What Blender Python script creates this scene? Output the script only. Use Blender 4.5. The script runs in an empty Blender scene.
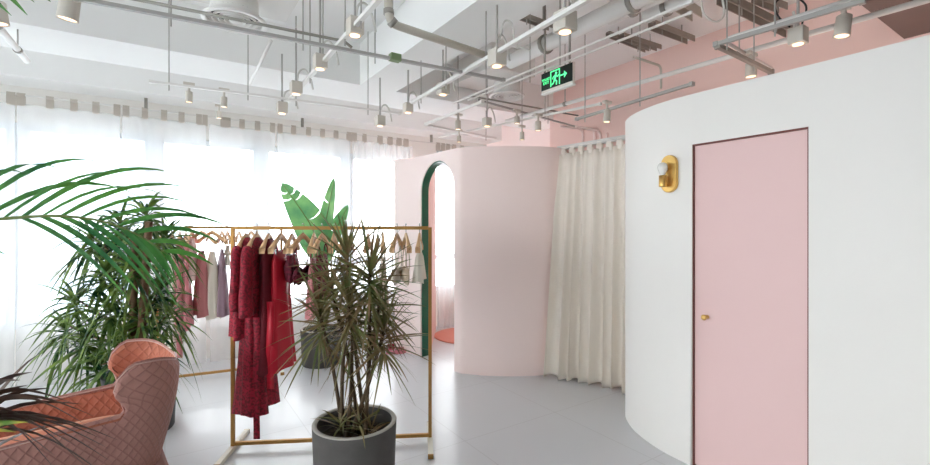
import bpy, math, random
from mathutils import Vector, Matrix
random.seed(7)
R = random.Random
SC = bpy.context.scene
COL = SC.collection
PI = math.pi
F, CX, HY, H = 450.0, 465.0, 226.0, 1.55      # focal length in pixels, principal point, eye height

# room axes: U runs along the window wall, V points at the window
U = Vector((0.832, 0.555, 0)).normalized()
V = Vector((-U.y, U.x, 0))
RA = math.atan2(U.y, U.x)

def PD(px, py, d):                      # a point of the room at depth d
    return Vector(((px - CX) / F * d, d, H + (HY - py) / F * d))
def PZ(px, py, z):                      # a point of the room at height z
    return PD(px, py, (z - H) * F / (HY - py))
def W(t, n, z=0.0):                     # window-wall coordinates
    p = Vector((0, 7.0, 0)) + U * t + V * n
    p.z = z
    return p

# ------------------------------------------------------------------ materials
def srgb(r, g, b):
    def f(c):
        c /= 255.0
        return c / 12.92 if c <= 0.04045 else ((c + 0.055) / 1.055) ** 2.4
    return (f(r), f(g), f(b), 1)

def mat(name, col, rough=0.6, metal=0.0, var=0.04, scale=6.0, bump=0.0, bscale=60.0, sheen=0.0,
        emit=None, estr=0.0, spec=0.5, trans=0.0, coat=0.0, sheen_col=None):
    m = bpy.data.materials.new(name)
    m.use_nodes = True
    nt = m.node_tree
    b = nt.nodes['Principled BSDF']
    b.inputs['Roughness'].default_value = rough
    b.inputs['Metallic'].default_value = metal
    b.inputs['Specular IOR Level'].default_value = spec
    b.inputs['Coat Weight'].default_value = coat
    if sheen:
        b.inputs['Sheen Weight'].default_value = sheen
        b.inputs['Sheen Roughness'].default_value = 0.35
        if sheen_col: b.inputs['Sheen Tint'].default_value = sheen_col
    tc = nt.nodes.new('ShaderNodeTexCoord')
    nz = nt.nodes.new('ShaderNodeTexNoise')
    nz.inputs['Scale'].default_value = scale
    nz.inputs['Detail'].default_value = 4
    nt.links.new(tc.outputs['Object'], nz.inputs['Vector'])
    mx = nt.nodes.new('ShaderNodeMix'); mx.data_type = 'RGBA'
    if var > 0.3:
        mr = nt.nodes.new('ShaderNodeMapRange'); mr.inputs['From Min'].default_value = 0.42; mr.inputs['From Max'].default_value = 0.58
        nt.links.new(nz.outputs['Fac'], mr.inputs['Value']); nt.links.new(mr.outputs[0], mx.inputs['Factor'])
    else:
        nt.links.new(nz.outputs['Fac'], mx.inputs['Factor'])
    lo = tuple(max(0, c * (1 - var)) for c in col[:3]) + (1,)
    hi = tuple(min(1, c * (1 + var)) for c in col[:3]) + (1,)
    mx.inputs['A'].default_value = lo; mx.inputs['B'].default_value = hi
    nt.links.new(mx.outputs['Result'], b.inputs['Base Color'])
    if bump:
        n2 = nt.nodes.new('ShaderNodeTexNoise'); n2.inputs['Scale'].default_value = bscale
        n2.inputs['Detail'].default_value = 3
        nt.links.new(tc.outputs['Object'], n2.inputs['Vector'])
        bp = nt.nodes.new('ShaderNodeBump'); bp.inputs['Strength'].default_value = bump
        bp.inputs['Distance'].default_value = 0.01
        nt.links.new(n2.outputs['Fac'], bp.inputs['Height'])
        nt.links.new(bp.outputs['Normal'], b.inputs['Normal'])
    if emit:
        b.inputs['Emission Color'].default_value = emit
        b.inputs['Emission Strength'].default_value = estr
    return m

M = {}
M['white'] = mat('white_plaster', srgb(238, 235, 230), 0.75, var=0.015, scale=2, bump=0.03, bscale=40)
M['ceil'] = mat('ceiling_paint', srgb(240, 240, 239), 0.85, var=0.015, scale=2)
M['beam'] = mat('beam_paint', srgb(238, 238, 236), 0.85, var=0.015, scale=2)
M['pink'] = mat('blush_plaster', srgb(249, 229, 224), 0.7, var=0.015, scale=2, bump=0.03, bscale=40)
M['salmon'] = mat('salmon_paint', srgb(241, 211, 203), 0.8, var=0.02, scale=2)
M['door'] = mat('pink_door_lacquer', srgb(232, 198, 195), 0.6, var=0.012, scale=3)
M['gap'] = mat('door_gap_shadow_strip', srgb(120, 70, 62), 0.7)
M['green'] = mat('bottle_green_lacquer', srgb(18, 92, 66), 0.35, var=0.06)
M['brass'] = mat('brushed_brass', srgb(226, 184, 108), 0.34, metal=0.9, var=0.06, scale=30)
M['gold'] = mat('gold_rack_paint', srgb(176, 132, 70), 0.45, metal=0.45, var=0.08, scale=20)
M['cream'] = mat('cream_paint', srgb(232, 228, 212), 0.5)
M['steel'] = mat('galvanised_steel', srgb(150, 146, 138), 0.45, metal=0.35, var=0.1, scale=15)
M['dsteel'] = mat('dark_steel_channel', srgb(158, 150, 140), 0.55, metal=0.2, var=0.12, scale=12)
M['track'] = mat('white_track_enamel', srgb(226, 224, 220), 0.45)
M['gtrack'] = mat('grey_track_enamel', srgb(168, 165, 160), 0.45)
M['lamp'] = mat('spotlight_enamel', srgb(204, 197, 186), 0.5)
M['black'] = mat('black_plastic', srgb(28, 28, 28), 0.5)
M['lens'] = mat('lit_lamp_lens', srgb(255, 240, 220), 0.4, emit=srgb(255, 206, 160), estr=1.3)
M['cable'] = mat('white_cable', srgb(216, 214, 208), 0.5)
M['pipe'] = mat('beige_pipe_paint', srgb(196, 190, 178), 0.5)
M['duct'] = mat('duct_wrap', srgb(222, 220, 216), 0.6, var=0.05, bump=0.1, bscale=25)
M['bulb'] = mat('frosted_bulb_glass', srgb(232, 230, 224), 0.15, spec=0.6)
M['concrete'] = mat('grey_concrete', srgb(84, 81, 79), 0.8, var=0.25, scale=9, bump=0.12, bscale=50)
M['rim'] = mat('pale_concrete_rim', srgb(168, 164, 156), 0.75, var=0.15, scale=9)  # paler grey than the pot body
M['darkpot'] = mat('charcoal_planter', srgb(52, 52, 54), 0.5, var=0.1)
M['soil'] = mat('potting_soil', srgb(58, 48, 40), 0.95, var=0.35, scale=40, bump=0.6, bscale=60)
M['cane'] = mat('woody_cane', srgb(88, 72, 54), 0.85, var=0.25, scale=40, bump=0.5, bscale=80)
M['trunk'] = mat('brown_trunk', srgb(112, 88, 66), 0.9, var=0.3, scale=30, bump=0.6, bscale=60)
M['wood'] = mat('pale_beech', srgb(214, 172, 128), 0.5, var=0.1, scale=12)
M['brown'] = mat('brown_laminate', srgb(104, 86, 80), 0.6, var=0.14, scale=5)
M['chrome'] = mat('chrome_wire', srgb(190, 190, 192), 0.25, metal=0.9)
M['rug'] = mat('coral_rug', srgb(226, 146, 126), 0.95, var=0.08, scale=60, bump=0.4, bscale=200, sheen=0.3)
M['shoe'] = mat('pink_slipper', srgb(214, 130, 140), 0.7, var=0.06)
M['shoeband'] = mat('crimson_slipper_band', srgb(150, 24, 50), 0.7, var=0.06)
M['frame'] = mat('window_frame_paint', srgb(226, 230, 234), 0.5)
M['stitch'] = mat('piping_cord', srgb(196, 160, 150), 0.7, sheen=0.5)
M['leg'] = mat('dark_wood_leg', srgb(60, 40, 30), 0.5)
M['tower'] = mat('pale_tower_facade', srgb(190, 200, 210), 0.8, var=0.03)

def leafmat(name, c1, c2, scale=5.0, rough=0.42, transl=0.3, edge=None):
    """leaves: two tones mixed by noise, part of the light passes through"""
    m = mat(name, c1, rough, var=0.0)
    nt = m.node_tree
    b = nt.nodes['Principled BSDF']
    mx = [n for n in nt.nodes if n.type == 'MIX'][0]
    nz = [n for n in nt.nodes if n.type == 'TEX_NOISE'][0]
    nz.inputs['Scale'].default_value = scale
    mx.inputs['A'].default_value = c1; mx.inputs['B'].default_value = c2
    cr = nt.nodes.new('ShaderNodeMapRange')
    cr.inputs['From Min'].default_value = 0.35; cr.inputs['From Max'].default_value = 0.65
    nt.links.new(nz.outputs['Fac'], cr.inputs['Value'])
    nt.links.new(cr.outputs['Result'], mx.inputs['Factor'])
    out = [n for n in nt.nodes if n.type == 'OUTPUT_MATERIAL'][0]
    tr = nt.nodes.new('ShaderNodeBsdfTranslucent')
    nt.links.new(mx.outputs['Result'], tr.inputs['Color'])
    ms = nt.nodes.new('ShaderNodeMixShader'); ms.inputs[0].default_value = transl
    nt.links.new(b.outputs[0], ms.inputs[1]); nt.links.new(tr.outputs[0], ms.inputs[2])
    nt.links.new(ms.outputs[0], out.inputs[0])
    return m
M['palm'] = leafmat('palm_leaf', srgb(40, 104, 58), srgb(96, 156, 58), 4.0, transl=0.35)
M['pleo'] = leafmat('striped_dracaena_leaf', srgb(24, 66, 42), srgb(120, 146, 66), 9.0)
M['marg'] = leafmat('bronze_dracaena_leaf', srgb(98, 114, 64), srgb(134, 104, 76), 6.0)
M['cord'] = leafmat('burgundy_cordyline_leaf', srgb(52, 34, 30), srgb(84, 62, 46), 8.0, transl=0.15)
M['cordg'] = leafmat('yellow_green_leaf', srgb(90, 130, 40), srgb(196, 176, 60), 10.0)
M['banana'] = leafmat('banana_leaf', srgb(84, 142, 96), srgb(126, 176, 108), 5.0, rough=0.35, transl=0.35)
M['rachis'] = leafmat('palm_rachis', srgb(120, 138, 70), srgb(98, 116, 60), 5.0, transl=0.0)

def sheer(name, col, transp, transl):
    """voile: some light straight through, some scattered through, the rest reflected"""
    m = bpy.data.materials.new(name); m.use_nodes = True
    nt = m.node_tree
    for n in list(nt.nodes): nt.nodes.remove(n)
    out = nt.nodes.new('ShaderNodeOutputMaterial')
    df = nt.nodes.new('ShaderNodeBsdfDiffuse'); tl = nt.nodes.new('ShaderNodeBsdfTranslucent')
    tp = nt.nodes.new('ShaderNodeBsdfTransparent')
    tc = nt.nodes.new('ShaderNodeTexCoord'); nz = nt.nodes.new('ShaderNodeTexNoise')
    mp = nt.nodes.new('ShaderNodeMapping'); mp.inputs['Scale'].default_value = (40, 40, 6)
    nt.links.new(tc.outputs['Object'], mp.inputs['Vector']); nt.links.new(mp.outputs[0], nz.inputs['Vector'])
    mx = nt.nodes.new('ShaderNodeMix'); mx.data_type = 'RGBA'
    mx.inputs['A'].default_value = tuple(c * 0.93 for c in col[:3]) + (1,)
    mx.inputs['B'].default_value = col
    nt.links.new(nz.outputs['Fac'], mx.inputs['Factor'])
    for s in (df, tl): nt.links.new(mx.outputs['Result'], s.inputs['Color'])
    a = nt.nodes.new('ShaderNodeMixShader'); a.inputs[0].default_value = transl
    nt.links.new(df.outputs[0], a.inputs[1]); nt.links.new(tl.outputs[0], a.inputs[2])
    b = nt.nodes.new('ShaderNodeMixShader'); b.inputs[0].default_value = transp
    nt.links.new(a.outputs[0], b.inputs[1]); nt.links.new(tp.outputs[0], b.inputs[2])
    nt.links.new(b.outputs[0], out.inputs[0])
    return m
M['voile'] = sheer('white_voile', srgb(251, 252, 253), 0.52, 0.60)
M['tab'] = sheer('voile_tab', srgb(206, 198, 188), 0.08, 0.4)
M['linen'] = sheer('cream_linen', srgb(255, 249, 240), 0.0, 0.22)
M['satin_cream'] = sheer('cream_satin', srgb(238, 230, 218), 0.0, 0.2)

def glassmat():
    m = bpy.data.materials.new('window_glass'); m.use_nodes = True
    nt = m.node_tree
    for n in list(nt.nodes): nt.nodes.remove(n)
    out = nt.nodes.new('ShaderNodeOutputMaterial')
    tp = nt.nodes.new('ShaderNodeBsdfTransparent'); tp.inputs[0].default_value = (0.95, 0.98, 1, 1)
    gl = nt.nodes.new('ShaderNodeBsdfGlossy'); gl.inputs['Roughness'].default_value = 0.02
    lw = nt.nodes.new('ShaderNodeFresnel'); lw.inputs['IOR'].default_value = 1.35
    ms = nt.nodes.new('ShaderNodeMixShader')
    nt.links.new(lw.outputs[0], ms.inputs[0]); nt.links.new(tp.outputs[0], ms.inputs[1]); nt.links.new(gl.outputs[0], ms.inputs[2])
    nt.links.new(ms.outputs[0], out.inputs[0])
    return m
M['glass'] = glassmat()

def floormat():
    m = mat('polished_grey_floor', srgb(206, 207, 210), 0.30, var=0.02, scale=1.2, spec=0.5, coat=0.15)
    nt = m.node_tree; b = nt.nodes['Principled BSDF']
    tc = [n for n in nt.nodes if n.type == 'TEX_COORD'][0]
    mx = [n for n in nt.nodes if n.type == 'MIX'][0]
    mp = nt.nodes.new('ShaderNodeMapping'); mp.inputs['Rotation'].default_value = (0, 0, -RA)
    br = nt.nodes.new('ShaderNodeTexBrick'); br.offset = 0.0
    br.inputs['Scale'].default_value = 1.0
    br.inputs['Brick Width'].default_value = 0.9; br.inputs['Row Height'].default_value = 0.9
    br.inputs['Mortar Size'].default_value = 0.004
    br.inputs['Color1'].default_value = (1, 1, 1, 1); br.inputs['Color2'].default_value = (0.985, 0.985, 0.985, 1)
    br.inputs['Mortar'].default_value = (0.86, 0.85, 0.84, 1)
    nt.links.new(tc.outputs['Object'], mp.inputs['Vector']); nt.links.new(mp.outputs[0], br.inputs['Vector'])
    m2 = nt.nodes.new('ShaderNodeMix'); m2.data_type = 'RGBA'; m2.blend_type = 'MULTIPLY'
    m2.inputs['Factor'].default_value = 1.0
    nt.links.new(mx.outputs['Result'], m2.inputs['A']); nt.links.new(br.outputs['Color'], m2.inputs['B'])
    nt.links.new(m2.outputs['Result'], b.inputs['Base Color'])
    return m
M['floor'] = floormat()

def quiltmat(name, col, dark, cell=0.075, sheen_col=(1, 0.8, 0.75, 1)):
    """velvet with a diamond quilting stitched along UV diagonals (UV in metres)"""
    m = mat(name, col, 0.75, var=0.1, scale=14, sheen=0.3, sheen_col=sheen_col)
    nt = m.node_tree; b = nt.nodes['Principled BSDF']
    uv = nt.nodes.new('ShaderNodeUVMap')
    sp = nt.nodes.new('ShaderNodeSeparateXYZ'); nt.links.new(uv.outputs[0], sp.inputs[0])
    def mth(op, a, bb=None):
        n = nt.nodes.new('ShaderNodeMath'); n.operation = op
        for i, x in enumerate((a, bb)):
            if x is None: continue
            if isinstance(x, (int, float)): n.inputs[i].default_value = x
            else: nt.links.new(x, n.inputs[i])
        return n.outputs[0]
    hs = []
    for sgn in (1, -1):
        s = mth('ADD', mth('MULTIPLY', sp.outputs[0], 1.0 / cell), mth('MULTIPLY', sp.outputs[1], sgn / cell * 0.8))
        f = mth('ABSOLUTE', mth('SINE', mth('MULTIPLY', s, PI)))
        hs.append(f)
    h = mth('POWER', mth('MINIMUM', hs[0], hs[1]), 0.45)
    bp = nt.nodes.new('ShaderNodeBump'); bp.inputs['Strength'].default_value = 0.5; bp.inputs['Distance'].default_value = 0.010
    nt.links.new(h, bp.inputs['Height']); nt.links.new(bp.outputs[0], b.inputs['Normal'])
    mx = [n for n in nt.nodes if n.type == 'MIX'][0]
    m2 = nt.nodes.new('ShaderNodeMix'); m2.data_type = 'RGBA'
    m2.inputs['A'].default_value = dark
    nt.links.new(mth('MINIMUM', mth('MULTIPLY', h, 1.6), 1.0), m2.inputs['Factor'])
    nt.links.new(mx.outputs['Result'], m2.inputs['B'])
    nt.links.new(m2.outputs['Result'], b.inputs['Base Color'])
    return m
M['quilt_out'] = quiltmat('mauve_quilted_velvet', srgb(176, 128, 118), srgb(146, 100, 92), cell=0.05)
M['quilt_in'] = quiltmat('apricot_quilted_velvet', srgb(180, 108, 84), srgb(150, 84, 66), cell=0.05, sheen_col=(1, 0.7, 0.5, 1))
M['velvet'] = mat('apricot_velvet_seat', srgb(184, 100, 72), 0.8, var=0.08, scale=10, sheen=0.5, sheen_col=(1, 0.7, 0.5, 1))

def cloth(name, col, rough=0.7, var=0.12, scale=25, sheen=0.04, bump=0.15):
    return mat(name, col, rough, var=var, scale=scale, bump=bump, bscale=120, sheen=sheen)
M['burgundy'] = cloth('burgundy_lace', srgb(136, 6, 36), var=0.5, scale=70)
M['wine'] = cloth('wine_velvet', srgb(104, 4, 28), var=0.3, scale=30)
M['red'] = cloth('bright_red_satin', srgb(186, 8, 40), rough=0.42, var=0.12, scale=8)
M['maroon'] = cloth('maroon_lace', srgb(104, 20, 44), var=0.4, scale=60)
M['rose'] = cloth('dusty_rose_satin', srgb(190, 118, 120), rough=0.45, var=0.12, scale=8)
M['pinks'] = cloth('pink_satin', srgb(222, 140, 146), rough=0.45, var=0.1, scale=8)
M['mauve'] = cloth('mauve_satin', srgb(146, 118, 132), rough=0.45, var=0.14, scale=9)
M['greyc'] = cloth('grey_jersey', srgb(150, 148, 154), var=0.1)
M['palepink'] = cloth('pale_pink_chiffon', srgb(236, 206, 204), var=0.06)
M['beige'] = cloth('beige_satin', srgb(206, 186, 164), rough=0.45)
M['ivory'] = cloth('ivory_cotton', srgb(226, 220, 206), var=0.05)

# ------------------------------------------------------------------ mesh builder
class MB:
    def __init__(s): s.v = []; s.f = []; s.mi = []; s.uv = {}; s.cur = 0
    def add(s, vs, fs):
        o = len(s.v); s.v += [tuple(v) for v in vs]
        for f in fs: s.f.append(tuple(o + i for i in f)); s.mi.append(s.cur)
        return o
    def box(s, c, size, rz=0.0, m=None):
        c = Vector(c); x, y, z = (k / 2 for k in size)
        Rm = Matrix.Rotation(rz, 3, 'Z') if m is None else m
        vs = [c + Rm @ Vector((sx * x, sy * y, sz * z)) for sx in (-1, 1) for sy in (-1, 1) for sz in (-1, 1)]
        s.add(vs, [(0, 1, 3, 2), (4, 6, 7, 5), (0, 4, 5, 1), (2, 3, 7, 6), (0, 2, 6, 4), (1, 5, 7, 3)])
        return s
    def beam(s, a, b, w, h):                 # box between two points, w sideways and h upwards
        a = Vector(a); b = Vector(b); d = b - a; L = d.length; x = d.normalized()
        up = Vector((0, 0, 1)) if abs(x.z) < 0.95 else Vector((1, 0, 0))
        y = up.cross(x).normalized(); z = x.cross(y)
        m = Matrix((x, y, z)).transposed()
        return s.box((a + b) / 2, (L, w, h), m=m)
    def tube(s, pts, r, seg=8, caps=True, ry=None):
        pts = [Vector(p) for p in pts]; n = len(pts)
        rs = r if isinstance(r, (list, tuple)) else [r] * n
        vs = []; fs = []
        t0 = (pts[1] - pts[0]).normalized()
        a = Vector((0, 0, 1)) if abs(t0.z) < 0.9 else Vector((1, 0, 0))
        nrm = (a - t0 * a.dot(t0)).normalized()
        for i in range(n):
            t = (pts[min(i + 1, n - 1)] - pts[max(i - 1, 0)])
            t = t.normalized() if t.length > 1e-9 else t0
            nrm = nrm - t * nrm.dot(t)
            nrm = nrm.normalized() if nrm.length > 1e-6 else t.orthogonal().normalized()
            bi = t.cross(nrm)
            for k in range(seg):
                an = 2 * PI * k / seg
                vs.append(pts[i] + nrm * (math.cos(an) * rs[i]) + bi * (math.sin(an) * rs[i] * (ry or 1)))
        for i in range(n - 1):
            for k in range(seg):
                k2 = (k + 1) % seg
                fs.append((i * seg + k, i * seg + k2, (i + 1) * seg + k2, (i + 1) * seg + k))
        if caps:
            fs.append(tuple(range(seg))[::-1]); fs.append(tuple((n - 1) * seg + k for k in range(seg)))
        s.add(vs, fs); return s
    def lathe(s, prof, c=(0, 0, 0), seg=40, m=None):
        c = Vector(c); vs = []; fs = []; n = len(prof)
        for (r, z) in prof:
            for k in range(seg):
                a = 2 * PI * k / seg
                p = Vector((r * math.cos(a), r * math.sin(a), z))
                vs.append(c + (m @ p if m else p))
        for i in range(n - 1):
            for k in range(seg):
                k2 = (k + 1) % seg
                fs.append((i * seg + k, i * seg + k2, (i + 1) * seg + k2, (i + 1) * seg + k))
        s.add(vs, fs); return s
    def grid(s, rows, closed=False):
        n = len(rows[0]); vs = [p for r_ in rows for p in r_]; fs = []
        for i in range(len(rows) - 1):
            for k in range(n if closed else n - 1):
                k2 = (k + 1) % n
                fs.append((i * n + k, i * n + k2, (i + 1) * n + k2, (i + 1) * n + k))
        return s.add(vs, fs)
    def blade(s, pts, widths, side, fold=0.25):
        """a leaf: a three-vertex-wide strip folded along its midrib"""
        pts = [Vector(p) for p in pts]; n = len(pts); rows = []
        for i, p in enumerate(pts):
            t = (pts[min(i + 1, n - 1)] - pts[max(i - 1, 0)]).normalized()
            sd = side - t * side.dot(t)
            sd = sd.normalized() if sd.length > 1e-6 else t.orthogonal().normalized()
            nn = t.cross(sd); w = widths[i]
            rows.append([p - sd * w + nn * w * fold, p, p + sd * w + nn * w * fold])
        s.grid(rows); return s
    def build(s, name, m, parent=None, smooth=False, loc=None, rz=0.0, uvs=None, bevel=0.0, sub=0, kind=None):
        me = bpy.data.meshes.new(name)
        me.from_pydata(s.v, [], s.f)
        ms = m if isinstance(m, (list, tuple)) else [m]
        for q in ms: me.materials.append(q)
        for p, i in zip(me.polygons, s.mi):
            p.use_smooth = smooth; p.material_index = i
        if uvs:
            ul = me.uv_layers.new(name='UVMap')
            for lp in me.loops: ul.data[lp.index].uv = uvs[lp.vertex_index]
        me.update()
        o = bpy.data.objects.new(name, me); COL.objects.link(o)
        if parent: o.parent = parent
        if loc is not None: o.location = loc
        o.rotation_euler.z = rz
        if bevel:
            bv = o.modifiers.new('bevel', 'BEVEL'); bv.width = bevel; bv.segments = 2; bv.limit_method = 'ANGLE'
        if sub:
            sb = o.modifiers.new('sub', 'SUBSURF'); sb.levels = sub; sb.render_levels = sub
        if kind: o['kind'] = kind
        return o

def tag(o, label, cat, group=None, kind=None):
    o['label'] = label; o['category'] = cat
    if group: o['group'] = group
    if kind: o['kind'] = kind
    return o
def thing(name, label, cat, loc=(0, 0, 0), rz=0.0, group=None):
    o = bpy.data.objects.new(name, None); COL.objects.link(o)
    o.empty_display_size = 0.1
    o.location = loc; o.rotation_euler.z = rz
    return tag(o, label, cat, group)
def struct(o, label, cat):
    return tag(o, label, cat, None, 'structure')
def arc(a, b, sag, n=8):
    a = Vector(a); b = Vector(b)
    return [a.lerp(b, i / (n - 1)) + Vector(sag) * math.sin(PI * i / (n - 1)) for i in range(n)]
def catmull(pts, per=8):
    pts = [Vector(p) for p in pts]; out = []
    P = [pts[0] * 2 - pts[1]] + pts + [pts[-1] * 2 - pts[-2]]
    for i in range(1, len(P) - 2):
        for k in range(per):
            t = k / per
            p0, p1, p2, p3 = P[i - 1:i + 3]
            out.append(0.5 * ((2 * p1) + (p2 - p0) * t + (2 * p0 - 5 * p1 + 4 * p2 - p3) * t * t + (3 * p1 - p0 - 3 * p2 + p3) * t ** 3))
    out.append(pts[-1]); return out

# ------------------------------------------------------------------ room shell
ZC = 3.30     # slab
ZB = 2.90     # beam soffits
TL, NB = -9.0, -9.5
def room_box(t0, t1, n0, n1, z0, z1, mb=None):
    mb = mb or MB()
    return mb.box(W((t0 + t1) / 2, (n0 + n1) / 2, (z0 + z1) / 2), (t1 - t0, n1 - n0, z1 - z0), RA)
struct(room_box(TL, 1.2, NB, 0.5, -0.12, 0.0).build('floor', M['floor']), 'polished pale grey floor of the showroom', 'floor')
struct(room_box(TL, 1.2, NB, 0.5, ZC, ZC + 0.15).build('ceiling', M['ceil']), 'white painted concrete ceiling slab', 'ceiling')
b = room_box(TL, 1.2, -1.68, -1.08, ZB, ZC)
struct(b.build('trim_1', M['beam']), 'white ceiling beam running parallel to the window wall', 'beam')
struct(room_box(TL, 1.2, -0.22, 0.5, ZB, ZC).build('trim_2', M['beam']), 'white beam directly above the window curtains', 'beam')
struct(room_box(-2.33, -1.95, NB, -1.68, ZB, ZC).build('trim_3', M['beam']), 'white ceiling beam running away from the windows', 'beam')
# window wall: parapet, head, posts, frames
struct(room_box(TL, 0.36, NB - 0.15, NB, 0, ZC).build('wall_back', mat('grey_back_wall', srgb(128, 124, 120), 0.8)), 'grey wall closing the shop behind the camera', 'wall')  # unseen wall, its grey set dark to cut bounce onto the beam
m = MB()
for (n0, n1, z0, z1) in ((NB, -8.0, 0, ZC), (-0.8, 0.5, 0, ZC), (-8.0, -0.8, 0, 0.55), (-8.0, -0.8, 2.5, ZC)): room_box(TL - 0.15, TL, n0, n1, z0, z1, m)
struct(m.build('wall_left', M['white']), 'white side wall with an added fill window beyond the left edge', 'wall')
m = MB()
for n in (-7.97, -5.6, -3.2, -0.83): room_box(TL - 0.1, TL - 0.05, n - 0.03, n + 0.03, 0.55, 2.5, m)
w = m.build('window_20', M['frame']); struct(w, 'unseen side window beyond the left edge, added as fill light', 'window')  # unseen opening added to let fill light in from the left
room_box(TL - 0.08, TL - 0.07, -8.0, -0.8, 0.55, 2.5).build('window_pane', M['glass'], w)
struct(room_box(TL, 1.2, 0.22, 0.42, 0.0, 0.55).build('wall_window', M['white']), 'low white wall under the windows', 'wall')
struct(room_box(TL, 1.2, 0.18, 0.42, 2.55, ZB).build('trim_4', M['white']), 'white lintel above the windows', 'lintel')
mods = [-8.6 + 1.1 * k for k in range(9)]
# posts fall where the photo shows them (t = -5.08, -3.98 ...)
posts = [-5.08 - 3 * 1.1 + 1.1 * k for k in range(9)]
for i in range(len(posts) - 1):
    a, c = posts[i] + 0.04, posts[i + 1] - 0.04
    m = MB()
    for (x0, x1, z0, z1) in ((a, a + 0.05, 0.55, 2.55), (c - 0.05, c, 0.55, 2.55), (a, c, 0.55, 0.61), (a, c, 2.49, 2.55), (a, c, 1.03, 1.10)):
        room_box(x0, x1, 0.27, 0.34, z0, z1, m)
    w = m.build('window_%d' % (i + 1), M['frame'])
    struct(w, 'white framed window behind the sheer curtains, bay %d from the left' % (i + 1), 'window')
    g = room_box(a + 0.02, c - 0.02, 0.3, 0.308, 0.58, 2.52).build('window_pane', M['glass'], w)
m = MB()
for t in posts: room_box(t - 0.05, t + 0.05, 0.2, 0.4, 0.55, 2.55, m)
struct(m.build('trim_5', M['frame']), 'white posts between the window bays', 'window post')

def wall_strip(cols, th, ztop, z0=0.0):
    """cols: (x, y, nx, ny, zlo) left to right seen from the room; n points at the viewer"""
    m = MB(); A = []
    for (x, y, nx, ny, zl) in cols:
        A.append([Vector((x, y, zl)), Vector((x, y, ztop)), Vector((x - nx * th, y - ny * th, ztop)), Vector((x - nx * th, y - ny * th, zl))])
    vs = [p for a in A for p in a]; fs = []
    for i in range(len(A) - 1):
        o, q = i * 4, (i + 1) * 4
        same = (Vector(cols[i][:2]) - Vector(cols[i + 1][:2])).length < 1e-6
        if not same:
            fs += [(o, q, q + 1, o + 1), (o + 1, q + 1, q + 2, o + 2), (o + 2, q + 2, q + 3, o + 3)]
        if not (cols[i][4] == z0 and cols[i + 1][4] == z0):
            fs.append((o + 3, q + 3, q, o))
    fs.append((0, 1, 2, 3)); e = (len(A) - 1) * 4; fs.append((e + 3, e + 2, e + 1, e))
    m.add(vs, fs); return m
def resample(pts, step):
    pts = [Vector(p) for p in pts]; L = [0]
    for a, c in zip(pts, pts[1:]): L.append(L[-1] + (c - a).length)
    def at(s):
        s = max(0, min(L[-1], s))
        for i in range(len(L) - 1):
            if s <= L[i + 1]: return pts[i].lerp(pts[i + 1], (s - L[i]) / max(1e-9, L[i + 1] - L[i]))
        return pts[-1]
    return at, L[-1]
def cols_from(at, L, ss, zlo):
    out = []
    for s, z in zip(ss, zlo):
        p = at(s); d = (at(s + 0.03) - at(s - 0.03)).normalized()
        out.append((p.x, p.y, d.y, -d.x, z))
    return out
# --- pink partition with the arch, curling into a drum
path = catmull([(-0.88, 5.62, 0), (-0.52, 5.33, 0), (-0.115, 4.80, 0), (0.05, 4.70, 0), (0.36, 4.64, 0), (0.68, 4.65, 0), (0.93, 4.72, 0), (1.11, 4.90, 0), (1.21, 5.2, 0), (1.14, 5.78, 0)], 10)
atp, Lp = resample(path, 0)
def s_near(at, L, x, y):
    return min((i * L / 2000 for i in range(2001)), key=lambda s: (at(s) - Vector((x, y, 0))).length)
sa, sb = s_near(atp, Lp, -0.52, 5.33), s_near(atp, Lp, -0.115, 4.80)
ZP, SPR = 2.375, 1.95
rad, scn = (sb - sa) / 2, (sa + sb) / 2
def archz(s): return SPR + math.sqrt(max(0, rad ** 2 - (s - scn) ** 2)) * 1.0
ss, zz = [], []
k = 0.0
while k < sa - 0.02: ss.append(k); zz.append(0.0); k += 0.04
ss += [sa]; zz += [0.0]
for i in range(29):
    s = scn - rad * math.cos(PI * i / 28); ss.append(s); zz.append(archz(s))
ss += [sb]; zz += [0.0]
k = sb + 0.04
while k < Lp: ss.append(k); zz.append(0.0); k += 0.04
ss.append(Lp); zz.append(0.0)
TH = 0.10
pw = wall_strip(cols_from(atp, Lp, ss, zz), TH, ZP)
o = pw.build('wall_blush', M['pink'], smooth=False)
struct(o, 'blush pink wall with an arched doorway curling into a rounded drum', 'wall')
# smooth only by angle
def smooth_angle(o, deg=30):
    for p in o.data.polygons: p.use_smooth = True
    try:
        for e in o.data.edges: pass
        o.data.set_sharp_from_angle(angle=math.radians(deg))
    except Exception: pass
smooth_angle(o)
# green lining inside the arch
def lining(off0, off1, inset, name, m_):
    mm = MB(); rows = []
    outline = [(sa, 0.0), (sa, SPR * 0.5)] + [(scn - rad * math.cos(PI * i / 40), archz(scn - rad * math.cos(PI * i / 40))) for i in range(41)] + [(sb, SPR * 0.5), (sb, 0.0)]
    for (s, z) in outline:
        p = atp(s); d = (atp(s + 0.03) - atp(s - 0.03)).normalized(); n = Vector((d.y, -d.x, 0))
        # move towards the middle of the opening by inset
        dv = Vector((scn - s, max(0, 0) if z < SPR else -(z - SPR), 0))
        L = math.hypot(dv.x, dv.y) or 1
        s2 = s + dv.x / L * inset; z2 = z + dv.y / L * inset
        q = atp(s2)
        rows.append([p + n * off0 + Vector((0, 0, z)), q + n * off0 + Vector((0, 0, z2)), q - n * off1 + Vector((0, 0, z2)), p - n * off1 + Vector((0, 0, z))])
    mm.grid(rows, closed=True)
    return mm.build(name, m_)
o = lining(-0.012, TH + 0.002, 0.012, 'trim_6', M['green']); smooth_angle(o)
struct(o, 'bottle green lining of the arched doorway', 'arch lining')
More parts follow.
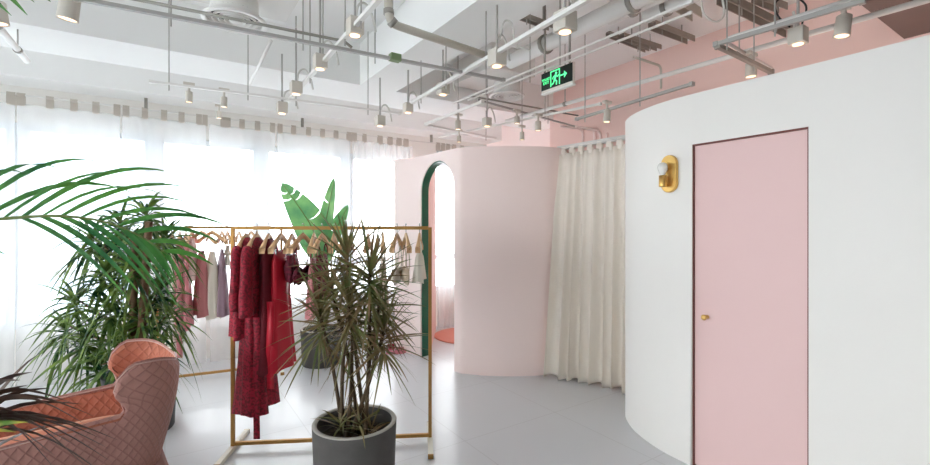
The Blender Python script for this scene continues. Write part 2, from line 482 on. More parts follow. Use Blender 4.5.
# inner return from the arch to the window curtain
m = MB(); m.beam(Vector((-0.455, 5.50, ZP / 2)), Vector((-0.455, 6.62, ZP / 2)), 0.05, ZP)
struct(m.build('wall_fitting_room', M['salmon']), 'salmon side wall inside the arched fitting room', 'wall')

# --- white curved drum with the flush door
p0 = Vector((1.465, 2.90, 0))
near = p0 - V * 3.2
curve = catmull([p0 - V * 0.12, p0, (1.36, 3.09, 0), (1.297, 3.30, 0), (1.282, 3.50, 0), (1.325, 3.72, 0), (1.47, 3.95, 0), (1.70, 4.13, 0), (1.98, 4.28, 0)], 10)
curve = [p for p in curve if (p - p0).dot(V) > 0.002]
poly = curve[::-1] + [p0, near]                   # from the back round to the near end
atw, Lw = resample(poly, 0)
s_j0 = s_near(atw, Lw, p0.x, p0.y) + 0.0          # left jamb of the door
s_j1 = s_j0 + 0.63
ss, zz = [], []
arcL = s_j0
for i in range(81): ss.append(arcL * i / 80); zz.append(0.0)
ss = [s for s in ss if s < s_j0 - 0.005]; zz = [0.0] * len(ss)
DH = 2.075
ss += [s_j0, s_j0, s_j1, s_j1, Lw]; zz += [0.0, DH, DH, 0.0, 0.0]
ZW = 2.40
def cols_w(ss, zz):
    out = []
    for s, z in zip(ss, zz):
        p = atw(s); e = 0.02 if s < s_j0 - 0.02 else 0.004
        d = (atw(min(Lw, s + e)) - atw(max(0, s - e))).normalized()
        out.append((p.x, p.y, d.y, -d.x, z))
    return out
cw = cols_w(ss, zz)
if cw[0][2] * (0 - cw[len(cw) // 2][0]) + cw[0][3] * (0 - cw[len(cw) // 2][1]) < 1e9:
    pass
ww = wall_strip(cw, 0.10, ZW)
o = ww.build('wall_curved', M['white']); smooth_angle(o, 30)
struct(o, 'white curved wall of the right hand fitting room', 'wall')
# door panel, dark strips painted as the shade of the gap, and knob
d0, d1 = atw(s_j0), atw(s_j1)
dd = (d1 - d0).normalized(); dn = Vector((dd.y, -dd.x, 0))
if dn.dot(-d0) < 0: dn = -dn
rd = math.atan2(dd.y, dd.x)
m = MB(); m.box((d0 + d1) / 2 - dn * 0.038 + Vector((0, 0, 0.012 + (DH - 0.02) / 2)), ((d1 - d0).length - 0.014, 0.04, DH - 0.022), rd)
door = m.build('door_1', M['door'], bevel=0.002)
struct(door, 'flush dusty pink door in the white curved wall', 'door')
m = MB()
kp = d0 + dd * 0.088; kp.z = 0.978
kb = kp - dn * 0.018
m.lathe([(0.0, 0.0), (0.012, 0.0), (0.012, 0.006), (0.006, 0.008), (0.006, 0.03), (0.016, 0.034), (0.018, 0.044), (0.014, 0.05), (0, 0.051)], kb, 16, Matrix((Vector((0, 0, 1)).cross(dn), Vector((0, 0, 1)), dn)).transposed())
hk = m.build('door_handle', M['brass'], door, smooth=True); hk['label'] = 'small brass door knob'
m = MB()
for (a, c, z0, z1) in ((-0.002, 0.006, 0, DH), ((d1 - d0).length - 0.006, (d1 - d0).length + 0.002, 0, DH), (0, (d1 - d0).length, DH - 0.010, DH + 0.001)):
    m.box(d0 + dd * (a + c) / 2 - dn * 0.028 + Vector((0, 0, (z0 + z1) / 2)), (c - a, 0.05, z1 - z0), rd)
struct(m.build('trim_7', M['gap']), 'thin dark strips painted as shade in the gap round the pink door', 'gap shade')

# --- salmon end wall behind the fitting rooms
nC = -1.62
struct(room_box(0.232, 0.36, NB, nC, 0, ZC).build('wall_salmon', M['salmon']), 'salmon pink wall behind the fitting rooms', 'wall')
struct(room_box(0.55, 0.7, nC - 0.1, 0.3, 0, ZC).build('wall_corner', M['pink']), 'pink wall section next to the windows, window light painted in', 'wall')  # paler paint than the salmon wall stands in for the window light
struct(room_box(0.36, 0.56, nC - 0.1, nC - 0.001, 0, ZC).build('wall_return', M['pink']), 'short return of the pink wall at its far corner', 'wall')
# --- dark brown dropped panel over the right corner
struct(room_box(-1.6, 0.225, -6.4, -4.95, 2.80, 2.92).build('trim_8', M['brown']), 'dark brown dropped ceiling panel above the right corner', 'ceiling panel')

# ------------------------------------------------------------------ window curtains
def tpos(px):
    r = (px - CX) / F
    # W(t,0): X = U.x t ; D = 7 + U.y t
    return r * 7.0 / (U.x - r * U.y)
ZR = 2.78
def curtain_panel(t0, t1, label, tabs, seed, amp=0.014, wl=0.21, bottom=0.015, n0=0.0):
    rng = R(seed)
    root = thing('sheer_curtain', label, 'curtain', W((t0 + t1) / 2, n0, 0.0), RA, 'sheer white curtains along the windows')
    Wd = t1 - t0; N = max(16, int(Wd / wl * 10)); rows = []
    ph = rng.uniform(0, 6); ph2 = rng.uniform(0, 6)
    zs = [bottom, 0.3, 0.9, 1.5, 2.0, 2.4, ZR - 0.10]
    for z in zs:
        k = 1 - z / ZR; row = []
        for i in range(N + 1):
            x = -Wd / 2 + Wd * i / N
            w = math.sin(2 * PI * x / wl + ph + 0.6 * math.sin(2 * PI * x / 0.5 + ph2)) * (0.3 + 0.7 * (0.4 + 0.6 * abs(math.sin(x * 5 + ph2))))
            row.append((x + 0.012 * math.sin(x * 20 + z * 2 + ph) * k, w * amp * (0.5 + 0.6 * k), z))
        rows.append(row)
    m = MB(); m.grid(rows); m.build('curtain_panel', M['voile'], root, smooth=True)
    m = MB(); m.grid([[(p[0], p[1] * 0.6 - 0.004, ZR - 0.16) for p in rows[-1]], [(p[0], p[1] * 0.6 - 0.004, ZR - 0.085) for p in rows[-1]]])
    m.build('heading_band', M['voile'], root, smooth=True)
    for (tt, w) in tabs:
        x = tt - (t0 + t1) / 2
        m = MB()
        m.grid([[(x - w / 2, -0.016, ZR - 0.105), (x + w / 2, -0.016, ZR - 0.105)], [(x - w / 2, -0.018, ZR - 0.02), (x + w / 2, -0.018, ZR - 0.02)],
                [(x - w / 2, -0.006, ZR + 0.017), (x + w / 2, -0.006, ZR + 0.017)], [(x - w / 2, 0.006, ZR + 0.017), (x + w / 2, 0.006, ZR + 0.017)],
                [(x - w / 2, 0.018, ZR - 0.02), (x + w / 2, 0.018, ZR - 0.02)], [(x - w / 2, 0.016, ZR - 0.105), (x + w / 2, 0.016, ZR - 0.105)]])
        m.build('tab', M['tab'], root)
    return root
def T(px, w=0.055): return (tpos(px), w)
curtain_panel(-7.4, tpos(15), 'sheer white curtain at the left edge of the photo', [(-6.2, .05), (-5.8, .05), (tpos(11), .06)], 1)
curtain_panel(tpos(17), tpos(120), 'sheer white curtain hanging behind the palm frond and wing chair', [T(21, .06), T(50), T(74), T(96), T(117)], 2)
curtain_panel(tpos(122), tpos(206), 'sheer white curtain hanging behind the leafy dracaena and pastel garments', [T(126), T(145), T(164), T(181.5), T(199), T(205, .05)], 3)
curtain_panel(tpos(209), tpos(275), 'sheer white curtain with a narrow gap along its left side, behind the red garments', [T(223, .05), T(228, .05), T(242), T(257.5), T(272.5)], 4)
curtain_panel(tpos(277), tpos(350), 'sheer white curtain hanging directly behind the banana plant', [T(280), T(293.5), T(308.5), T(322.5), T(336), T(349, .06)], 5)
curtain_panel(tpos(352), tpos(412), 'bunched sheer white curtain where the windows meet the blush wall', [T(354, .07), T(364.5, .05), T(380, .07), T(390, .07), T(399, .07), T(406, .07)], 6, amp=0.045, wl=0.09)
curtain_panel(tpos(436), tpos(510), 'sheer white curtain seen through the arched doorway above the round rug', [T(438, .06), T(443, .06), T(448, .06), T(454, .06), T(462, .06)], 8, amp=0.04, wl=0.11)
rod = thing('curtain_rod', 'long thin rod the sheer window curtains hang from', 'curtain rod', W(-3.2, 0, ZR), RA)
m = MB(); m.tube([(-4.3, 0, 0), (3.85, 0, 0)], 0.008, 8); m.build('rod', M['track'], rod, smooth=True)
for t in (-2.6, -0.85, 0.75, 2.6):
    m = MB(); m.box((t, 0.0, 0.065), (0.03, 0.03, 0.11)); m.build('bracket', M['steel'], rod)

# ------------------------------------------------------------------ linen curtain between the drums
LA, LB = Vector((1.01, 4.82, 0)), Vector((1.60, 4.09, 0))
ld = (LB - LA).normalized(); ll = (LB - LA).length
ln = Vector((ld.y, -ld.x, 0))
if ln.dot(-LA) < 0: ln = -ln
root = thing('linen_curtain', 'cream linen curtain closing the gap between the pink drum and the white wall', 'curtain', LA, math.atan2(ld.y, ld.x))
ZL = 2.37
flip = 1 if Vector((-ld.y, ld.x, 0)).dot(ln) > 0 else -1     # local +y towards the viewer or not
rows = []
rng = R(4)
N = 150
bunch = [rng.uniform(-0.4, 0.4) for _ in range(12)]
for z in (0.012, 0.06, 0.4, 0.9, 1.4, 1.9, 2.2, ZL - 0.06):
    k = 1 - z / ZL; row = []
    for i in range(N + 1):
        u = i / N
        ph = 2 * PI * (u * 8.5 + 0.12 * math.sin(u * 17 + 1))
        a = (0.022 + 0.055 * k) * (0.7 + 0.3 * math.sin(u * 23 + 2))
        w = math.sin(ph); w = math.copysign(abs(w) ** 0.75, w)
        x = u * ll + (0.05 * (1 - u) ** 2) * k + 0.02 * math.sin(ph + 1.3) * k
        row.append((x, flip * (0.02 + a * w + 0.25 * k * (1 - u) ** 1.6), z + (0.012 * math.sin(ph * 0.5) if z < 0.02 else 0)))
    rows.append(row)
m = MB(); m.grid(rows); o = m.build('curtain_panel', M['linen'], root, smooth=True)
sol = o.modifiers.new('thick', 'SOLIDIFY'); sol.thickness = 0.003
for i in range(8):
    x = (i + 0.55) * ll / 8.5
    m = MB()
    y = flip * 0.016; w = 0.034
    m.grid([[(x - w, y * 1.1, ZL - 0.09), (x + w, y * 1.1, ZL - 0.09)], [(x - w * .8, y, ZL - 0.02), (x + w * .8, y, ZL - 0.02)], [(x - w * .8, y * .3, ZL + 0.014), (x + w * .8, y * .3, ZL + 0.014)], [(x - w * .8, -y, ZL - 0.02), (x + w * .8, -y, ZL - 0.02)], [(x - w, -y, ZL - 0.09), (x + w, -y, ZL - 0.09)]])
    m.build('tab', M['linen'], root)
rod = thing('curtain_rail', 'white rail carrying the cream linen curtain', 'curtain rail', LA + Vector((0, 0, ZL)), math.atan2(ld.y, ld.x))
m = MB(); m.tube([(-0.06, 0, 0), (ll + 0.02, 0, 0)], 0.011, 10); m.build('rod', M['track'], rod, smooth=True)
m = MB(); m.box((ll / 2 - 0.03, -flip * 0.03, 0.015), (ll + 0.04, 0.02, 0.05)); m.build('rail_board', M['track'], rod)

# ------------------------------------------------------------------ ceiling services
def rods(root, plist, ztop=ZC, r=0.0042, mt='gtrack', over=0.05):
    for p in plist:
        m = MB(); m.tube([(p.x, p.y, p.z - over), (p.x, p.y, ztop)], r, 6); m.build('hanger_rod', M[mt], root, smooth=True)
def on_line(a, b, px):
    """the point of segment ab seen in image column px"""
    r = (px - CX) / F
    # (a.x + s dx) = r (a.y + s dy)
    d = b - a; s = (r * a.y - a.x) / (d.x - r * d.y)
    return a + d * s
def track(name, label, cat, p, q, z, w=0.03, h=0.028, rod_px=(), mt='track', rz=None, part='rail', ztop=ZC, group='ceiling lighting tracks'):
    a, c = PZ(*p, z), PZ(*q, z)
    root = thing(name, label, cat, a, 0, group)
    m = MB(); w *= 0.72; h *= 0.72; m.beam(Vector((0, 0, 0)), c - a, w, h); m.build(part, M[mt], root)
    for e, nm in ((Vector((0, 0, 0)), 'end_cap'), (c - a, 'end_cap')):
        m = MB(); d = (c - a).normalized(); m.beam(e - d * 0.012, e + d * 0.012, w * 1.35, h * 1.3); m.build(nm, M[mt], root)
    rods(root, [on_line(a, c, px) - a for px in rod_px], ztop - a.z, mt='gtrack')
    return root, a, c
# long double run along the windows
r1, a1, c1 = track('light_track', 'long grey lighting track crossing the ceiling from upper left under the round vent', 'track light rail', (75, -2), (503, 80), 2.60, 0.032, 0.026, (171, 303, 375), 'gtrack')
m = MB(); d = (c1 - a1); m.tube([Vector((0, 0, 0.05)), d * 0.52 + Vector((0, 0, 0.05)), d * 0.54 + Vector((0, 0, 0.02))], 0.009, 8); m.build('conduit', M['steel'], r1, smooth=True)
m = MB(); g = on_line(a1, c1, 395) - a1; m.box(g + Vector((0, 0, 0.01)), (0.07, 0.05, 0.045), RA); jb = m.build('junction_box', mat('green_junction_box', srgb(120, 140, 96), 0.6), r1, bevel=0.004); jb['label'] = 'small green junction box on the track'
r2, a2, c2 = track('light_track', 'short white lighting track with cube spotlights running toward the window left of the big beam', 'track light rail', (386, -9), (289, 100), 2.63, 0.036, 0.03, (310, 323, 345, 361), 'track')
r3, a3, c3 = track('light_track', 'thin lighting track beneath the window beam with two small cylinder spotlights', 'track light rail', (151, 81.5), (400, 113.5), 2.60, 0.028, 0.022, (169, 248, 296, 368), 'track')
r4, a4, c4 = track('light_track', 'white lighting track just left of the exit sign with cube spotlights and looping cables', 'track light rail', (413, 102), (600, -8), 2.60, 0.036, 0.03, (408.5, 421, 446, 486), 'track')
r5, a5, c5 = track('cable_conduit', 'upper thin white conduit passing above the exit sign', 'conduit', (454, 103), (690, 2), 2.66, 0.016, 0.016, (486, 560), 'track', group='parallel conduits above the exit sign')
r5b, a5b, c5b = track('cable_conduit', 'lower thin white conduit passing just behind the exit sign top', 'conduit', (469, 100), (690, 13), 2.70, 0.016, 0.016, (530,), 'track', group='parallel conduits above the exit sign')
r6, a6, c6 = track('light_track', 'far white track corner nearest the curtain, above the pink drum', 'track light rail', (426, 124), (482, 102), 2.60, 0.034, 0.03, (458,), 'track')
r6b, a6b, c6b = track('light_track', 'far thin track running right from the white track corner above the pink drum', 'track light rail', (427, 125), (495, 138), 2.60, 0.03, 0.026, (459, 486), 'track')
r6c, a6c, c6c = track('light_track', 'far white track with small cylinder spotlights over the top of the pink drum', 'track light rail', (440, 137), (600, 104), 2.62, 0.03, 0.026, (522, 545), 'track')
r8, a8, c8 = track('light_track', 'dark grey lighting track above the linen curtain', 'track light rail', (577, 119), (692, 84), 2.52, 0.034, 0.028, (585, 640), 'gtrack')
r9, a9, c9 = track('light_track', 'grey lighting track above the white curved wall running to the upper right corner', 'track light rail', (716, 44.5), (862, 1), 2.60, 0.032, 0.03, (727, 775), 'gtrack')
r9b, a9b, c9b = track('light_track', 'dark short lighting track turning back above the white curved wall', 'track light rail', (718, 46), (771, 72), 2.59, 0.034, 0.034, (754,), 'dsteel')
r10, a10, c10 = track('light_track', 'thin grey track along the back of the far ceiling bay behind the round vent', 'track light rail', (478, 100), (602, 134), 2.75, 0.026, 0.022, (548,), 'gtrack')

def pipe(name, label, cat, pts, r, mt='pipe', group=None, flange=True, seg=12):
    a = pts[0]; root = thing(name, label, cat, a, 0, group)
    m = MB(); m.tube([p - a for p in pts], r, seg); m.build('pipe_run', M[mt], root, smooth=True)
    if flange:
        for k in (0.25, 0.7):
            i = max(1, min(len(pts) - 2, int(k * (len(pts) - 1)))) if len(pts) > 2 else 1
            p = pts[0].lerp(pts[1], k) if len(pts) == 2 else pts[i]
            d = (pts[min(i + 1, len(pts) - 1)] - pts[i - 1]).normalized()
            m = MB(); m.tube([p - a - d * 0.015, p - a + d * 0.015], r * 1.25, seg); m.build('clamp', M['steel'], root, smooth=True)
            m = MB(); m.tube([p - a, Vector((p.x - a.x, p.y - a.y, ZC - a.z))], 0.005, 6); m.build('hanger_rod', M['gtrack'], root)
    return root
def rounded(pts, r=0.06):
    pts = [Vector(p) for p in pts]; out = [pts[0]]
    for i in range(1, len(pts) - 1):
        p, q, s = pts[i - 1], pts[i], pts[i + 1]
        d1 = (p - q).normalized(); d2 = (s - q).normalized()
        A, Bq = q + d1 * r, q + d2 * r
        for k in range(6):
            t = k / 5; out.append(A * (1 - t) ** 2 + q * 2 * t * (1 - t) + Bq * t ** 2)
    out.append(pts[-1]); return out
e0 = PZ(389, 23, 2.80)
e1 = PZ(402, 33, 2.80)
pipe('drain_pipe', 'thick beige pipe dropping from the ceiling and bending right under the beam', 'pipe', rounded([e0 + Vector((-0.02, 0.03, 0.47)), e0, PZ(492, 57.5, 2.80)], 0.07), 0.026, 'pipe')
pipe('sprinkler_pipe', 'long white pipe sloping across above the linen curtain and white wall', 'pipe', [PZ(506, 121, 2.72), PZ(965, -11, 2.72)], 0.018, 'track')
pipe('cable_conduit', 'white conduit with a rounded elbow above the pink door', 'conduit', rounded([PZ(772, 69, 2.68), PZ(722, 40, 2.68), PZ(855, -2, 2.68)], 0.07), 0.011, 'track', flange=False)
pipe('air_duct', 'fat white insulated duct running toward the window right of the beam', 'duct', [PZ(510, 62, 3.02), PZ(720, -42, 3.02)], 0.062, 'duct', 'white ducts in the right ceiling bay')
pipe('air_duct', 'white round duct with a capped end, middle of the three in the right ceiling bay', 'duct', [PZ(609, 18, 3.02), PZ(720, -32, 3.02)], 0.05, 'duct', 'white ducts in the right ceiling bay')
pipe('air_duct', 'white round duct with a capped end nearest the salmon wall', 'duct', [PZ(646, 16, 3.02), PZ(740, -26, 3.02)], 0.05, 'duct', 'white ducts in the right ceiling bay')
pipe('ceiling_pipe', 'white pipe poking in at the upper left corner above the curtains', 'pipe', [PZ(27, 61, 2.76), PZ(-20, 4, 2.76)], 0.02, 'track')
pipe('cable_conduit', 'thin white conduit under the window beam left of the cube spotlights', 'conduit', [PZ(250, 84, 2.86), PZ(271, 41, 2.86)], 0.012, 'track', flange=False)
pipe('cable_conduit', 'thin grey pipe along the far bay under the exit sign', 'conduit', [PZ(470, 96, 2.82), PZ(578, 115.5, 2.82)], 0.009, 'steel', flange=False)
pipe('cable_conduit', 'beige conduit bending down behind the long white pipe near the salmon wall', 'conduit', rounded([PZ(634, 57, 2.98), PZ(661, 66, 2.98), PZ(661, 66, 2.98) - Vector((0, 0, 0.20))], 0.05), 0.010, 'pipe', flange=False)
pipe('black_cable', 'looping black cable above the cube spotlight over the pink door', 'cable', catmull([PD(790, 27, 2.46), PD(778, 16, 2.5), PD(776, 2, 2.5), PD(792, -4, 2.48), PD(806, 6, 2.46), PD(802, 24, 2.46)], 6), 0.005, 'black', flange=False)
pipe('white_cable', 'white cable loop hanging at the top edge above the elbow conduit', 'cable', catmull([PD(700, -6, 2.6), PD(704, 14, 2.6), PD(716, 22, 2.62), PD(724, 14, 2.64), PD(722, -4, 2.64)], 6), 0.006, 'cable', flange=False)
pipe('white_cable', 'white cable drooping beside the tall looped cable near the fat duct', 'cable', catmull([PD(500, 40, 2.8), PD(504, 22, 2.82), PD(512, 24, 2.84), PD(516, 44, 2.86), PD(530, 50, 2.9)], 6), 0.006, 'cable', flange=False)
def channel(label, p, q, z, w=0.06, h=0.05, mt='dsteel', group='steel channels under the right ceiling bay'):
    a, c = PZ(*p, z), PZ(*q, z)
    root = thing('steel_channel', label, 'steel channel', a, 0, group)
    d = c - a; n = Vector((-d.y, d.x, 0)).normalized()
    for nm, off in (('web', Vector((0, 0, h / 2))), ('flange', n * w / 2), ('flange', -n * w / 2)):
        m = MB(); m.beam(off, d + off, w if nm == 'web' else 0.006, 0.006 if nm == 'web' else h); m.build(nm, M[mt], root)
    rods(root, [d * 0.25, d * 0.75], ZC - a.z, 0.005)
channel('pale steel channel at the capped duct ends near the top edge', (667, -4), (697, 15), 3.10, 0.07, 0.07, 'pipe')
channel('wide dark steel channel nearest the salmon wall', (652, 25), (691, 40), 3.20, 0.07, 0.05)
channel('dark steel channel ending beside two thin rods, second from the exit sign', (622, 36), (659, 48), 3.20, 0.05, 0.04)
channel('narrow dark steel channel closest to the exit sign', (608, 34), (647, 50), 3.20, 0.04, 0.035)
channel('long grey steel channel above the elbow conduit and pink door', (722, -2), (792, 33), 3.08, 0.07, 0.06)
channel('short grey steel channel at the top edge above the pink door', (756, -2), (783, 8), 3.12, 0.06, 0.05)
channel('grey steel channel crossing behind the two cube spotlights', (518, 15), (551, 27), 3.15, 0.05, 0.04)

# round ceiling vents with their boxes
def vent(label, c, r, box, group='round ceiling vents'):
    root = thing('ceiling_vent', label, 'vent', c, RA, group)
    m = MB(); m.lathe([(r * 0.72, 0.09), (r * 0.74, 0.06), (r * 0.78, 0.03), (r, 0.008), (r * 1.0, 0.0), (r * 0.86, -0.004), (r * 0.84, 0.02)], (0, 0, 0), 40); m.build('outer_ring', M['track'], root, smooth=True)
    for k in (0.66, 0.48, 0.30):
        m = MB(); m.lathe([(r * (k - 0.03), 0.02), (r * k, 0.0), (r * (k + 0.03), 0.002), (r * (k + 0.0), 0.022)], (0, 0, 0), 40); m.build('vane_ring', M['track'], root, smooth=True)
    m = MB(); m.lathe([(0, -0.004), (r * 0.16, 0.0), (r * 0.2, 0.012), (r * 0.12, 0.03), (0, 0.03)], (0, 0, 0), 24); m.build('vent_hub', M['track'], root, smooth=True)
    m = MB(); m.lathe([(0, 0.055), (r * 0.74, 0.055), (r * 0.74, 0.06), (0, 0.06)], (0, 0, 0), 32); m.build('throat_shade', M['black'], root)  # black disc stands in for the shade inside the vent
    m = MB(); m.lathe([(r * 0.72, 0.06), (r * 0.72, 0.16)], (0, 0, 0), 32); m.build('neck', M['duct'], root, smooth=True)
    m = MB(); m.box((box[0], box[1], 0.15 + (ZC - c.z - 0.15) / 2), (box[2], box[3], ZC - c.z - 0.15)); m.build('duct_box', M['duct'], root, bevel=0.006)
    return root
vent('large round white ceiling vent at upper left behind the double track', PD(235, 22, 3.0), 0.20, (0.05, -0.1, 0.62, 0.55))
vent('smaller round white ceiling vent left of the exit sign', PD(507, 97, 4.75), 0.19, (-0.15, 0.05, 0.55, 0.7))

# spotlights
def cube_spot(px, py, d, label, s=0.078, cable=True):
    c = PD(px, py, d)
    root = thing('cube_spotlight', label, 'spotlight', c, RA, 'white cube spotlights on the ceiling tracks')
    m = MB(); m.box((0, 0, 0), (s, s, s * 1.15)); m.build('lamp_body', M['lamp'], root, bevel=0.004)
    m = MB(); m.lathe([(0, 0.0), (s * 0.34, 0.0), (s * 0.34, 0.004), (0, 0.004)], (0, 0, -s * 0.575 - 0.0045), 20); m.build('lens', M['lens'], root)
    m = MB(); m.tube([(0, 0, s * 0.57), (0, 0, min(0.45, ZC - c.z - 0.02))], 0.007, 6); m.build('stem', M['gtrack'], root)
    if cable:
        m = MB(); m.tube(catmull([(0.01, 0.02, s * 0.57), (0.03, 0.03, s + 0.06), (0.08, 0.05, s + 0.09), (0.12, 0.05, s + 0.03), (0.14, 0.05, s * 0.3)], 5), 0.007, 6); m.build('cable', M['cable'], root, smooth=True)
cube_spot(355, 27, 2.45, 'cube spotlight beside the bent beige pipe, nearest on the short white track')
cube_spot(320, 62, 2.95, 'cube spotlight below the crossing of the two left tracks')
cube_spot(296, 88, 3.40, 'cube spotlight at the window end of the short white track', cable=True)
cube_spot(282, 108, 3.75, 'small cube spotlight on the thin track below the window beam')
cube_spot(380, 121, 4.10, 'cube spotlight at the right end of the thin window track')
cube_spot(497, 58, 2.75, 'cube spotlight with a tall looped cable in front of the fat duct', 0.085)
cube_spot(565, 22, 2.30, 'large cube spotlight above the exit sign', 0.088)
cube_spot(443, 89, 3.45, 'cube spotlight tilted below the beam corner, left of the exit sign', 0.075)
cube_spot(408, 108, 3.90, 'cube spotlight at the far left end of the track beside the exit sign', 0.07)
cube_spot(487, 122, 4.35, 'small cube spotlight hanging just above the pink drum', 0.07)
cube_spot(798, 36, 2.45, 'cube spotlight on a long stem above the pink door', 0.075)
def can_spot(px, py, d, label, r=0.03, h=0.10, tilt=(0.0, 0.0), up=0.05):
    c = PD(px, py, d)
    root = thing('cylinder_spotlight', label, 'spotlight', c, RA, 'cylinder spotlights on the ceiling tracks')
    mt = Matrix.Rotation(tilt[0], 3, 'X') @ Matrix.Rotation(tilt[1], 3, 'Y')
    m = MB(); m.lathe([(0, h / 2), (r * 0.8, h / 2), (r * 0.95, h * 0.46), (r, -h * 0.40), (r * 1.04, -h * 0.5), (r * 0.86, -h * 0.5), (r * 0.8, -h * 0.42)], (0, 0, 0), 20, mt); m.build('lamp_body', M['lamp'], root, smooth=True)
    m = MB(); m.lathe([(0, -h * 0.44), (r * 0.84, -h * 0.44), (r * 0.84, -h * 0.47), (0, -h * 0.47)], (0, 0, 0), 20, mt); m.build('lens', M['lens'], root)
    m = MB(); m.tube([mt @ Vector((0, 0, h / 2)), (0, 0, h / 2 + up)], r * 0.35, 8); m.build('stem', M['lamp'], root)
    m = MB(); m.box((0, 0, h / 2 + up + 0.01), (r * 3.0, r * 1.1, 0.02)); m.build('adapter', M['lamp'], root)
    return root
can_spot(69, 8, 2.15, 'large cylinder spotlight at the top edge, upper left', 0.042, 0.11, (0.1, 0.12))
can_spot(-2, 13, 2.05, 'cylinder spotlight cut off by the left edge of the photo', 0.034, 0.10, (0.0, -0.1))
can_spot(189, 97, 3.55, 'left of the two small cylinder spotlights on the thin window track', 0.026, 0.085)
can_spot(224, 102, 3.75, 'right of the two small cylinder spotlights on the thin window track', 0.026, 0.085)
can_spot(219, 115, 4.6, 'tiny grey lamp just under the curtain rod near the curtain gap', 0.024, 0.07)
can_spot(458, 125, 4.55, 'cylinder spotlight at the far white track corner', 0.03, 0.09)
can_spot(459, 139, 4.9, 'tiny cylinder spotlight peeking over the left of the pink drum', 0.024, 0.07)
can_spot(538, 126, 4.3, 'cylinder spotlight over the pink drum, right of its middle', 0.03, 0.09)
can_spot(517, 120, 4.5, 'cylinder spotlight under the smaller round vent', 0.028, 0.07)
can_spot(522, 136, 4.6, 'tiny cylinder spotlight just above the pink drum rim', 0.024, 0.08)
can_spot(607, 116, 3.62, 'cylinder spotlight above the linen curtain', 0.028, 0.10, (0, 0.08))
can_spot(843, 26, 2.36, 'large cylinder spotlight above the right side of the pink door', 0.036, 0.11, (0.08, 0.1), 0.04)
can_spot(751, 70, 2.95, 'cylinder spotlight half hidden behind the top of the white wall', 0.034, 0.09)

# conduits on the salmon wall
for i, (px, bend) in enumerate(((583, 0.16), (594.5, 0.13), (600.5, 0.10), (607, 0.0))):
    r = (px - CX) / F
    # on the face t = 0.22 : solve for n
    t = 0.215; n = (r * (7 + U.y * t) - U.x * t) / (V.x - r * V.y)
    p = W(t, n, 1.6); q = W(t, n, 2.68 - 0.03 * i)
    pts = [p, q - Vector((0, 0, 0.06)), q - Vector((0, 0, 0.02)) - U * 0.01, q - U * 0.05 + Vector((0, 0, 0.01)), q - U * (0.05 + bend * 2)] if bend else [p, q]
    root = pipe('wall_conduit', 'pale conduit on the salmon wall above the linen curtain, %s' % ('farthest to the left', 'second from the left', 'third from the left', 'rightmost and straight')[i], 'conduit', pts, 0.014, 'pink', 'conduits on the salmon wall', flange=False)

# exit sign
sL = PD(542.5, 84.5, 3.40)
sdir = -V; L = 0.315
root = thing('exit_sign', 'green running man emergency exit sign hanging from the ceiling', 'sign', sL, math.atan2(sdir.y, sdir.x))
sh = 0.15
m = MB(); m.box((L / 2, 0, 0), (L, 0.022, sh)); m.build('sign_body', mat('sign_housing', srgb(222, 214, 204), 0.4), root, bevel=0.002)
sn = -U                                                   # the face looks at the shop floor
fy = Vector((-math.sin(root.rotation_euler.z), math.cos(root.rotation_euler.z), 0)).dot(sn)
fs = 1 if fy > 0 else -1
F0 = fs * 0.0125
m = MB(); m.box((L / 2, F0, 0.008), (L - 0.006, 0.003, sh - 0.022)); m.build('sign_face', mat('sign_black_face', srgb(20, 30, 26), 0.35, spec=0.4), root)
MG = mat('exit_green_lit', srgb(80, 230, 140), 0.5, emit=srgb(90, 235, 150), estr=0.9)
yk = F0 + fs * 0.0025
m = MB()
def bar2(x0, z0, x1, z1, w):
    m.beam(Vector((x0, yk, z0)), Vector((x1, yk, z1)), 0.002, w) if abs(x1 - x0) > abs(z1 - z0) * 0.02 else m.box(((x0 + x1) / 2, yk, (z0 + z1) / 2), (w, 0.002, abs(z1 - z0)))
# door frame
m.box((0.103, yk, 0.008), (0.008, 0.002, 0.112)); m.box((0.190, yk, 0.008), (0.008, 0.002, 0.112)); m.box((0.1465, yk, 0.061), (0.095, 0.002, 0.008))
m.build('door_pictogram', MG, root)
m = MB()
m.lathe([(0, 0), (0.0095, 0), (0.0095, 0.002), (0, 0.002)], (0.158, yk, 0.040), 14, Matrix.Rotation(PI / 2, 3, 'X'))
def limb(pts, w):
    for a, c in zip(pts, pts[1:]):
        a = Vector((a[0], yk, a[1])); c = Vector((c[0], yk, c[1])); d = (c - a)
        ang = math.atan2(d.z, d.x)
        m.box((a + c) / 2, (d.length + w * 0.5, 0.002, w), m=Matrix.Rotation(-ang, 3, 'Y'))
limb([(0.152, 0.026), (0.142, -0.004)], 0.018)
limb([(0.152, 0.024), (0.172, 0.012), (0.182, 0.022)], 0.007)
limb([(0.150, 0.024), (0.130, 0.020), (0.120, 0.006)], 0.007)
limb([(0.143, -0.006), (0.162, -0.018), (0.160, -0.042)], 0.009)
limb([(0.140, -0.006), (0.128, -0.028), (0.112, -0.034)], 0.009)
m.build('running_man', MG, root)
m = MB(); m.box((0.2185, yk, 0.010), (0.045, 0.002, 0.009))
m.add([(0.236, yk - 0.001, 0.034), (0.236, yk + 0.001, 0.034), (0.262, yk - 0.001, 0.010), (0.262, yk + 0.001, 0.010), (0.236, yk - 0.001, -0.014), (0.236, yk + 0.001, -0.014)], [(0, 2, 4), (1, 5, 3), (0, 1, 3, 2), (2, 3, 5, 4), (0, 4, 5, 1)])
m.build('arrow', MG, root)
